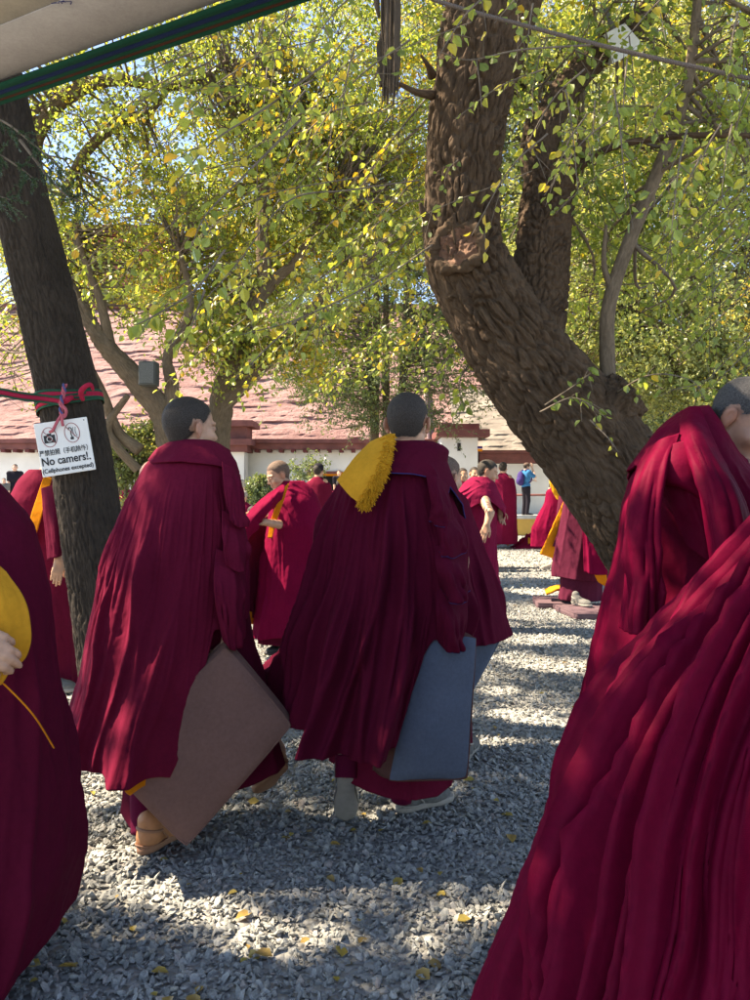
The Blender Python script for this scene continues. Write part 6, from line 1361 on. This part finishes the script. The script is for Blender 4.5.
def far_monk(px, crown, Y, yaw, label, mat, wd=(20, 40), floor=0.0, hat=None, hair='hair', sit=False, skirt=None, n=12, seed=1, res=.014, skin='skin', lean=0):
    z = zpx(crown, Y); h = (z - floor); bx = P(px, 0, Y)[0]; hh = 1.66 if sit else h
    r = person((bx, Y, floor), label)
    J = pose((bx, Y, floor - (hh - h)), yaw, hh, lean)
    if sit:
        for q in 'LR': J['kn' + q] = np.array([bx, Y, floor + .12]) + J['fw'] * .42 + J['rt'] * (.22 if q == 'R' else -.22); J['an' + q] = np.array([bx, Y, floor + .08]) + J['fw'] * .25; J['hip' + q] = np.array([bx, Y, floor + .14])
        J['pelvis'] = np.array([bx, Y, floor + .18]); J['elL'] = J['shL'] - np.array([0, 0, .25]); J['elR'] = J['shR'] - np.array([0, 0, .25])
        for q in 'LR': J['wr' + q] = J['el' + q] + J['fw'] * .2 - np.array([0, 0, .05])
    body(r, J, res, None, h=.035, hair=hair, skin=skin)
    t = h; x = J['neck'][0]; y = J['neck'][1]; q = hh / 1.7; zn = J['neck'][2]
    rows = [(zn + .03 * q, x, y, .075, .075, .075), (zn - .02, x, y, .13, .11, .11), (zn - .09, x, y, .22 * q, .15, .15), (zn - .35, (x + bx) / 2, y, .26 * q, .2, .2)]
    if sit: rows += [(floor + .2, bx, Y, .40, .36, .36), (floor + .02, bx, Y, .5, .46, .46)]
    else: rows += [(floor + .5, bx, Y, wd[1] / 2 / F * Y, .25, .25), (floor + .1, bx, Y, wd[1] / 2 / F * Y * 1.03, .26, .26)]
    loft('robe', r, mat, rows, nth=150, nz=70, folds=(fold_fn(n, seed, -3.14, 3.14, .03, .16, (.1, .4), .2),), seed=seed, wr=.012)
    if hat is not None:
        hd = J['head'] + np.array([0, 0, .03]); sd = SDF(); sd.ell(hd + np.array([0, 0, .02]), (.095, .11, .095), None, .02); V, Fc = sd.mesh(.02, []); mesh_obj('cap', V, Fc, hat, r)
    return r
far_monk(503, 462, 17.9, 20, 'distant standing monk in pale pink robe just beyond the leaning monk', M['robe_pink'], (14, 26), seed=901)
rr_ = far_monk(556, 476, 17, 10, 'distant monk seen from behind with a golden hat draped down his back', M['robe_red'], (30, 48), seed=902, n=16)
hr = empty('fringed_hat', P(556, 480, 16.7), 'golden hat draped on the back of the distant monk left of the trunk', 'hat')
sheet('hat_cloth', hr, M['fleece'], [[P(548, 470, 16.85), P(556, 468, 16.8), P(564, 474, 16.85)], [P(550, 484, 16.62), P(558, 486, 16.6), P(570, 488, 16.7)], [P(556, 498, 16.6), P(562, 500, 16.58), P(570, 494, 16.7)]], 24, 30, (fold_fn(3, 4, 0, 1, .03, .1),), .06, .02, 4)
def robe_heap():
    r = empty('robe_heap', P(535, 546, 18), 'crumpled crimson robe with a golden scrap heaped on the far gravel', 'cloth'); n = 60
    U, V_ = np.meshgrid(np.linspace(-1, 1, n), np.linspace(-1, 1, n)); c = np.array([P(533, 0, 18)[0], 18, 0])
    hgt = .30 * np.exp(-(U ** 2 * 2.2 + V_ ** 2 * 2.5)) * (1 + .7 * fbm(np.stack([U * 4, V_ * 4, U * 0], -1), 3)) - .02
    mesh_obj('cloth_fold', np.stack([c[0] + U * .55, c[1] + V_ * .4, hgt], -1).reshape(-1, 3), grid_faces(n, n), M['robe_pink'], r)
    sheet('golden_scrap', r, M['yellow'], [[P(528, 538, 17.9), P(546, 538, 17.9)], [P(528, 543, 17.7), P(546, 544, 17.7)]], 12, 8, (), .04, .03, 4)
robe_heap()
far_monk(318, 464, 14, 20, 'monk in a dark knitted cap standing behind the monk who gathers his cape', M['robe'], (20, 44), hat=M['black_cloth'], seed=903)
far_monk(333, 478, 15, 60, 'monk in bright crimson seen between the two middle monks', M['robe_pink'], (20, 42), seed=904, lean=15)
far_monk(462, 468, 13, 150, 'monk sitting far behind the leaning monk, nearer the centre monk', M['robe_dark'], sit=False, wd=(14, 34), seed=905)
far_monk(474, 467, 13.5, 165, 'monk facing the court just behind the leaning monk\'s shoulder', M['robe'], wd=(14, 34), seed=906)
far_monk(30, 474, 15, 120, 'monk in crimson standing far behind the left edge monk', M['robe_red'], wd=(20, 44), seed=907)
far_monk(236, 502, 14, 100, 'seated monk in golden cape between the left monk and the gathering monk', M['yellow'], sit=True, seed=908)
far_monk(243, 492, 17, 150, 'seated figure in a pale cap near the gate shrub', M['robe_pink'], sit=True, hat=M['sole_pale'], seed=909)
far_monk(252, 506, 13, 140, 'seated monk in dark maroon low behind the gathering monk', M['robe_dark'], sit=True, seed=910)
far_monk(124, 478, 18, 120, 'distant monk in crimson beside the feathery shrub', M['robe_pink'], wd=(14, 34), seed=911)
far_monk(598, 500, 15, 200, 'seated monk in plum glimpsed under the leaning trunk', M['robe_plum'], sit=True, seed=912)

# ---- visitors --------------------------------------------------------------
def dressed(px, crown, Y, yaw, label, shirt, pants, floor=.54, pack=None, cap=None, raise_hand=False, hair='hair', skin='skin_fair'):
    z = zpx(crown, Y); h = z - floor; bx = P(px, 0, Y)[0]; r = person((bx, Y, floor), label, 'visitors along the far edge')
    J = pose((bx, Y, floor), yaw, h, 0, .175); q = J['q']
    if raise_hand:
        J['elR'] = J['shR'] + J['fw'] * .2 * q + J['rt'] * .06 - np.array([0, 0, .16 * q]); J['wrR'] = J['head'] + J['fw'] * .16 * q + J['rt'] * .07 - np.array([0, 0, .04]); J['hdR'] = np.array([0, 0, 1.]); J['hnR'] = J['rt']
        J['elL'] = J['shL'] - np.array([0, 0, .26 * q]) + J['fw'] * .04; J['wrL'] = J['elL'] + J['fw'] * .22 * q - J['rt'] * -.1 + np.array([0, 0, .02]); J['hdL'] = J['fw'] + J['rt'] * .4; J['hnL'] = np.array([0, 0, 1.])
    body(r, J, .012, .012, h=.035, hair=hair, skin=skin)
    Rt = np.stack([J['rt'], J['fw'], [0, 0, 1]], -1); g = .016
    sd = SDF(); sd.ell(J['chest'], np.array((.185, .135, .24)) * q, Rt, .04); sd.ell(J['pelvis'] + np.array([0, 0, .05]), np.array((.175, .135, .14)) * q, Rt, .05); sd.cone(J['shL'], J['shR'], .08 * q, .08 * q, .04)
    for n in 'LR': sd.cone(J['sh' + n], J['sh' + n] * .25 + J['el' + n] * .75, .075 * q, .068 * q, .03)
    V, Fc = sd.mesh(.022, []); V = V + .006 * fbm(V * 14, 3)[:, None]; mesh_obj('shirt', V, Fc, shirt, r)
    sd = SDF(); sd.ell(J['pelvis'] - np.array([0, 0, .03]), np.array((.165, .13, .12)) * q, Rt, .04)
    for n in 'LR': sd.cone(J['hip' + n], J['kn' + n], .10 * q, .075 * q, .03); sd.cone(J['kn' + n], J['an' + n], .074 * q, .062 * q, .02)
    V, Fc = sd.mesh(.022, []); mesh_obj('trousers', V, Fc, pants, r)
    for n in 'LR': shoe(r, np.array([J['an' + n][0], J['an' + n][1], floor + .004]) - J['fw'] * .05, J['fw'], 0, M['shoe_black'], M['shoe_black'])
    if cap: sd = SDF(); sd.ell(J['head'] + np.array([0, 0, .045]), np.array((.092, .108, .085)) * q, Rt, .02); sd.ell(J['head'] + J['fw'] * .09 + np.array([0, 0, .05]), np.array((.075, .085, .012)) * q, Rt, .02); V, Fc = sd.mesh(.016, []); mesh_obj('cap', V, Fc, cap, r)
    if pack:
        pr = empty('backpack', J['chest'] - J['fw'] * .2, 'violet backpack worn by the visitor in the blue shirt', 'backpack'); sd = SDF(); sd.ell(J['chest'] - J['fw'] * .2 * q - np.array([0, 0, .04]), np.array((.15, .10, .24)) * q, Rt, .02); sd.ell(J['chest'] - J['fw'] * .27 * q - np.array([0, 0, .12]), np.array((.11, .07, .12)) * q, Rt, .03); V, Fc = sd.mesh(.02, []); mesh_obj('pack_body', V, Fc, pack, pr)
        mb = MB()
        for s in (-1, 1): mb.tube([J['chest'] + J['rt'] * s * .1 * q + np.array([0, 0, .22 * q]) - J['fw'] * .1, J['chest'] + J['rt'] * s * .11 * q + np.array([0, 0, .2 * q]) + J['fw'] * .1, J['chest'] + J['rt'] * s * .12 * q - np.array([0, 0, .1]) + J['fw'] * .12, J['chest'] + J['rt'] * s * .13 * q - np.array([0, 0, .18])], .022, 8, 20)
        mb.build('strap', pack, pr)
    return r
dressed(526, 463, 24, 70, 'visitor in blue shirt and dark trousers raising a hand to his face', M['shirt_blue'], M['black_cloth'], pack=M['pack'], cap=plain('brown_cap', (.10, .06, .045), .9), raise_hand=True)
dressed(15, 464, 24, 160, 'grey haired visitor in a black top at the far left', M['black_cloth'], M['black_cloth'], hair='hair_grey')
dressed(4, 478, 23.6, 150, 'visitor in grey partly cut off by the left border', M['shoe_grey'], M['black_cloth'])
dressed(339, 470, 26.5, 170, 'visitor in dark clothes standing by the doorway', M['black_cloth'], M['black_cloth'])
dressed(239, 474, 25, 150, 'visitor in a pale top near the white gate', M['sole_pale'], M['pack'])
dressed(455, 464, 24.6, 175, 'visitor in a brown jacket before the white corner block', plain('brown_jacket', (.06, .035, .03), .9), M['black_cloth'])
# ================================================================= SMALL THINGS
def awning():
    r = empty('awning', (-1.3, 2.2, 2.3), 'cream canvas awning edge with a green and blue striped braid overhead at the left', 'awning')
    a = P(310, 0, 2.977); b = P(0, 105, 3.788); d = unit((a - b) * np.array([1, 1, 0])); n = np.array([-d[1], d[0], 0]); n = n if n[1] < 0 else -n   # n: inwards, over the camera
    A0 = a + d * .25; A0[2] = 3.2; B0 = b - d * .22; B0[2] = 3.2
    def strip(w0, w1, z0, z1, mat, nm, thick=.006, bumps=0):
        m = 60; rows = []
        for s in (0, .5, 1):
            w_ = w0 + (w1 - w0) * s; z = z0 + (z1 - z0) * s
            rows.append([A0 + (B0 - A0) * t + n * w_ + np.array([0, 0, z + bumps * math.sin(t * 25) * s]) for t in np.linspace(0, 1, m)])
        return mesh_obj(nm, np.array(rows).reshape(-1, 3), grid_faces(3, m), mat, r, thick=thick)
    cv = cloth('cream_canvas', (.42, .39, .34), .05, trans=.12); gv = cloth('grey_canvas', (.36, .345, .35), .05, trans=.10)
    strip(.13, .40, .02, .03, gv, 'border', .006); strip(.40, .74, .034, .13, cv, 'canvas', .006, .01)
    k = 0
    for (w0, w1, c, nm) in ((0, .028, (.008, .060, .040), 'green'), (.028, .045, (.065, .028, .020), 'red'), (.045, .068, (.008, .055, .036), 'green'), (.068, .095, (.012, .024, .075), 'blue'), (.095, .13, (.007, .050, .034), 'green')):
        strip(w0, w1, .0, .004, cloth(nm + '_braid', c, .1), 'braid', .007)
    mb = MB(); q = A0 + (B0 - A0) * .50 + n * .40 + np.array([0, 0, .022]); rr = np.random.default_rng(2); pts = [q + np.array([x, .0, -.004]) + .012 * rr.standard_normal(3) * np.array([1, .6, .3]) for x in np.linspace(-.03, .03, 14)]; mb.tube(pts, .0012, 4, 90); mb.build('loose_thread', M['navy_thread'], r)
awning()

def sign():
    Y = 4.42; c = P(65, 447, Y)
    r = empty('sign_board', c, 'white notice board reading No camers tied to the straight tree trunk', 'sign')
    R_ = math.radians(9.5); u = unit([math.cos(R_) * .97, .20, math.sin(R_)]); v = unit(np.array([-math.sin(R_), -.04, math.cos(R_)])); v = unit(v - u * (u @ v)); n = np.cross(u, v); n = n if n[1] < 0 else -n
    w_, h_ = .144, .152
    R = np.stack([u, v, n], -1)
    pl = MB(); pl.box(c, (w_, h_, .006), R); bw = plain('white_board', (.72, .71, .69), .55, .08, 6, .2); o = pl.build('board', bw, r, smooth=False, bevel=.004)
    black = plain('sign_black', (.02, .02, .022), .6, .1, 10, 0); red = plain('sign_red', (.33, .08, .08), .6, .1, 10, 0)
    def text(s, x, y, size, mat, width=None, off=.0):
        cu = bpy.data.curves.new('lettering', 'FONT'); cu.body = s; cu.size = size; cu.extrude = .0006; cu.align_x = 'CENTER'; cu.align_y = 'CENTER'; cu.offset = off
        t = bpy.data.objects.new('lettering', cu); COL.objects.link(t); cu.materials.append(mat); t.parent = r
        m = Matrix([[*R[0], 0], [*R[1], 0], [*R[2], 0], [0, 0, 0, 1]]); p = R @ np.array([x, y, .0078])
        bpy.context.view_layer.update(); sx = (width / t.dimensions.x) if width and t.dimensions.x > 0 else 1
        dg = bpy.context.evaluated_depsgraph_get(); me = bpy.data.meshes.new_from_object(t.evaluated_get(dg)); bpy.data.objects.remove(t); bpy.data.curves.remove(cu)
        me.name = 'lettering'; me.transform(Matrix.Translation(p) @ m @ Matrix.Diagonal((sx, 1, 1, 1)))
        t = bpy.data.objects.new('lettering', me); COL.objects.link(t); t.parent = r
        if not me.materials: me.materials.append(mat)
        return t
    text('严禁拍照（手机除外）', 0.0, -.022, .036, black, .262, .0004); text('No camers!.', -.004, -.070, .064, black, .262, .0012); text('(Cellphones excepted)', -.002, -.122, .034, black, .274, .0006)
    L = lambda x, y, z=.0075: c + R @ np.array([x, y, z])
    def ring(x, y):
        a = np.linspace(0, 2 * math.pi, 49); mb = MB(); V, Fc = tube([L(x + .040 * math.cos(t), y + .055 * math.sin(t)) for t in a], .0019, 6, 64, False); mb.add(V, Fc); mb.build('red_ring', red, r)
        mb = MB(); V, Fc = tube([L(x - .029, y + .038, .0088), L(x + .029, y - .038, .0088)], .0017, 6, 4); mb.add(V, Fc); mb.build('red_bar', red, r)
    ring(-.072, .066); ring(.052, .074)
    mb = MB()
    for (x, y, a_, b_) in ((-.072, .056, .030, .022), (-.072, .081, .012, .006)): mb.box(L(x, y, .0066), (a_, b_, .0008), R)
    mb.build('camera_symbol', black, r, smooth=False)
    mb = MB(); a = np.linspace(0, 2 * math.pi, 25); V, Fc = tube([L(-.072 + .014 * math.cos(t), .056 + .014 * math.sin(t), .0078) for t in a], .0018, 5, 32, False); mb.add(V, Fc); mb.build('lens_symbol', bw, r)
    mb = MB()   # camcorder held in a hand
    V, Fc = tube([L(.034, .092), L(.040, .104), L(.050, .100), L(.052, .088), L(.046, .078), L(.046, .062), L(.050, .050)], .0028, 5, 24); mb.add(V, Fc)
    mb.build('camcorder_symbol', black, r)
    mb = MB(); mb.box(L(.048, .043, .0066), (.009, .007, .0008), R); mb.build('camcorder_lens', black, r, smooth=False)
    mb = MB(); V, Fc = tube([L(.062, .105), L(.058, .080), L(.062, .052)], .0014, 5, 16); mb.add(V, Fc); mb.build('hand_symbol', black, r)
    mb = MB(); V, Fc = tube([L(.074, .104), L(.070, .078), L(.076, .054)], .0014, 5, 16); mb.add(V, Fc); mb.build('hand_symbol', black, r)
    mb = MB(); mb.box(L(.126, .136, .0066), (.003, .003, .0008), R); mb.build('nail_hole', black, r, smooth=False)
    return c, R, n
SC, SR, SN = sign()
def ribbon():
    Y = 4.7; r = empty('ribbon', P(68, 402, 4.5), 'red and green striped ribbon knotted round the straight trunk and running off left', 'ribbon')
    red = cloth('red_ribbon', (.34, .02, .05), .2); grn = cloth('green_ribbon', (.02, .07, .045), .2)
    cx = lambda y: np.interp(y, [325, 398, 490], [52, 69, 86])
    def band(y0, slope, yc, wd, mat, nm, rad=.196):
        m = 90; rows = []
        a = np.linspace(-math.pi, math.pi, m)
        for s in (-1, 0, 1):
            row = []
            for t in a:
                y = y0 + slope * math.sin(t) * 15 + yc + 1.0 * math.sin(3 * t); p = P(cx(y), y, Y); row.append(p + np.array([math.sin(t) * rad, -math.cos(t) * rad, s * wd / 2]))
            rows.append(row)
        return mesh_obj(nm, np.array(rows).reshape(-1, 3), grid_faces(3, m), mat, r, thick=.003)
    for (y0, sl) in ((398, -.2), (404, -.5)):
        band(y0, sl, 0, .026, red, 'red_stripe', .197); band(y0, sl, -3.4, .014, grn, 'green_stripe', .198); band(y0, sl, 3.4, .014, grn, 'green_stripe', .198)
    def strip(pts, wd, mat, nm):
        p = catmull(pts, 40); V = np.stack([p + np.array([0, 0, wd / 2]), p - np.array([0, 0, wd / 2])], 0).reshape(-1, 3); return mesh_obj(nm, V, grid_faces(2, 40), mat, r, thick=.004)
    tail = [P(64, 402, 4.47), P(45, 399, 4.5), P(20, 396, 4.45), P(-10, 391, 4.4), P(-120, 380, 4.2)]
    strip(tail, .030, red, 'red_tail'); 
    for o in (-.019, .019): strip([q + np.array([0, -.004, o]) for q in tail], .012, grn, 'green_tail_edge')
    mb = MB(); mb.tube([P(83, 400, 4.5), P(81, 392, 4.46), P(86, 386, 4.44), P(91, 385, 4.46), P(93, 390, 4.48)], [.012, .016, .014, .012, .008], 8, 24); mb.build('bow', red, r)
    mb = MB(); mb.tube([P(60, 403, 4.46), P(66, 400, 4.43), P(72, 397, 4.47)], [.012, .022, .012], 10, 16); mb.build('knot', red, r)
ribbon()
def cord():
    r = empty('cord', P(62, 410, 4.42), 'twisted pink and blue cord by which the white notice board hangs', 'cord')
    pk = cloth('pink_cord', (.42, .10, .13), .2); bl = cloth('blue_cord', (.08, .09, .22), .2)
    for k, (m_, ph) in enumerate(((pk, 0), (bl, math.pi), (pk, math.pi / 2))):
        base = catmull([P(65, 384, 4.42), P(63, 395, 4.41), P(61, 405, 4.40), P(62, 416, 4.39)], 60); s = np.linspace(0, 16, 60)
        mb = MB(); mb.tube(base + .008 * np.stack([np.cos(s + ph), np.sin(s + ph), s * 0], -1), .006, 6, 90); mb.build('strand', m_, r)
    for pts in ([(62, 414, 4.39), (57, 422, 4.38), (53, 430, 4.385), (50, 432, 4.40)], [(63, 414, 4.39), (62, 420, 4.38), (63, 426, 4.39)], [(62, 405, 4.40), (66, 410, 4.385), (65, 416, 4.39), (61, 418, 4.38)]):
        mb = MB(); mb.tube(pix(pts), .0085, 7, 30); mb.build('loop', pk, r)
cord()

def rope():
    r = empty('rope', P(560, 32, 3.4), 'twisted grey brown rope stretched across the top in front of the leaning trunk', 'rope')
    p = catmull(pix([(380, -20, 3.6), (450, 5, 3.55), (530, 27, 3.5), (620, 50, 3.4), (700, 68, 3.3), (760, 80, 3.25), (900, 100, 3.1)]), 500); t, N, B_ = frames(p)
    L = np.concatenate([[0], np.cumsum(np.linalg.norm(np.diff(p, axis=0), axis=1))]); m1 = cloth('rope_fibre', (.13, .105, .095), .2)
    for k in range(3):
        a = L * 190 + k * 2.094; q = p + (N * np.cos(a)[:, None] + B_ * np.sin(a)[:, None]) * .0045
        V, Fc = tube(q, .0052, 6, 900); mesh_obj('strand', V, Fc, m1, r)
rope()
def rag():
    """frayed dark strip of cloth hanging from the twig at the top"""
    r = empty('hanging_rag', P(390, 0, 4.4), 'frayed dark brown rag of twisted fibres hanging at the top left of the thick trunk', 'rag'); rr = np.random.default_rng(9); mb = MB()
    m1 = cloth('rag_fibre', (.085, .065, .05), .1)
    for k in range(150):
        x = 382 + 16 * rr.random(); Y = 4.4 + .07 * rr.standard_normal(); y1 = 45 + 62 * rr.random() ** .6; sw = 3 * rr.standard_normal()
        pts = pix([(x, -30, Y), (x + sw * .3 + rr.standard_normal(), y1 * .3, Y), (x + sw * .6 + rr.standard_normal(), y1 * .65, Y + .02), (x + sw * .7 - 1, y1, Y + .02)]); mb.tube(pts, [.006, .007, .005, .002], 5, 10, False)
    mb.build('fibres', m1, r)
    mb = MB(); mb.tube(pix([(375, -20, 4.35), (377, 5, 4.33), (379, 18, 4.34)]), [.02, .016, .006], 8, 12); mb.build('loose_end', m1, r)
    a = [[P(381, -30, 4.42), P(390, -30, 4.36), P(399, -30, 4.42)], [P(382, 30, 4.42), P(391, 30, 4.37), P(400, 30, 4.42)], [P(383, 84, 4.43), P(389, 88, 4.38), P(398, 80, 4.43)]]
    sheet('cloth_core', r, m1, a, 30, 50, (fold_fn(5, 4, 0, 1, .02, .07),), .01, .01, 3)
rag()
def box_speaker():
    Y = 10.1; c = P(149, 374, Y); r = empty('loudspeaker', c, 'dark grey loudspeaker box fixed in the fork of the spreading tree', 'loudspeaker')
    g_ = plain('speaker_grey', (.05, .055, .055), .6, .2, 8, .3)
    MB().box(c, (.11, .10, .155)).build('cabinet', g_, r, smooth=False, bevel=.012)
    mb = MB(); a = np.linspace(0, 2 * math.pi, 24, endpoint=False)
    gr = MB().box(c + np.array([0, -.104, 0]), (.09, .006, .13)).build('grille', plain('speaker_mesh', (.09, .095, .095), .7, .4, 90, .6), r, smooth=False)
    MB().tube([c + np.array([0, .1, 0]), c + np.array([.02, .3, -.05])], .02, 8).build('bracket', g_, r)
box_speaker()
def lamp_box():
    Y = 5.6; c = P(618, 44, Y); r = empty('floodlight', c, 'white metal floodlight hood among the top right branches', 'floodlight')
    wh = plain('white_enamel', (.72, .73, .74), .45, .06, 8, .1); R = Matrix.Rotation(math.radians(-28), 3, 'Y') @ Matrix.Rotation(math.radians(18), 3, 'X'); R = np.array(R)
    V = np.array([(-.13, -.09, -.10), (.13, -.09, -.10), (.13, .09, -.10), (-.13, .09, -.10), (-.07, -.05, .10), (.07, -.05, .10), (.07, .05, .10), (-.07, .05, .10)], float) @ R.T + c
    mesh_obj('hood', V, np.array([[0, 1, 5, 4], [1, 2, 6, 5], [2, 3, 7, 6], [3, 0, 4, 7], [4, 5, 6, 7], [3, 2, 1, 0]]), wh, r, smooth=False)
    MB().tube([c + R @ np.array([0, 0, .1]), c + R @ np.array([.02, .05, .25])], .018, 8).build('bracket', M['shoe_grey'], r)
lamp_box()
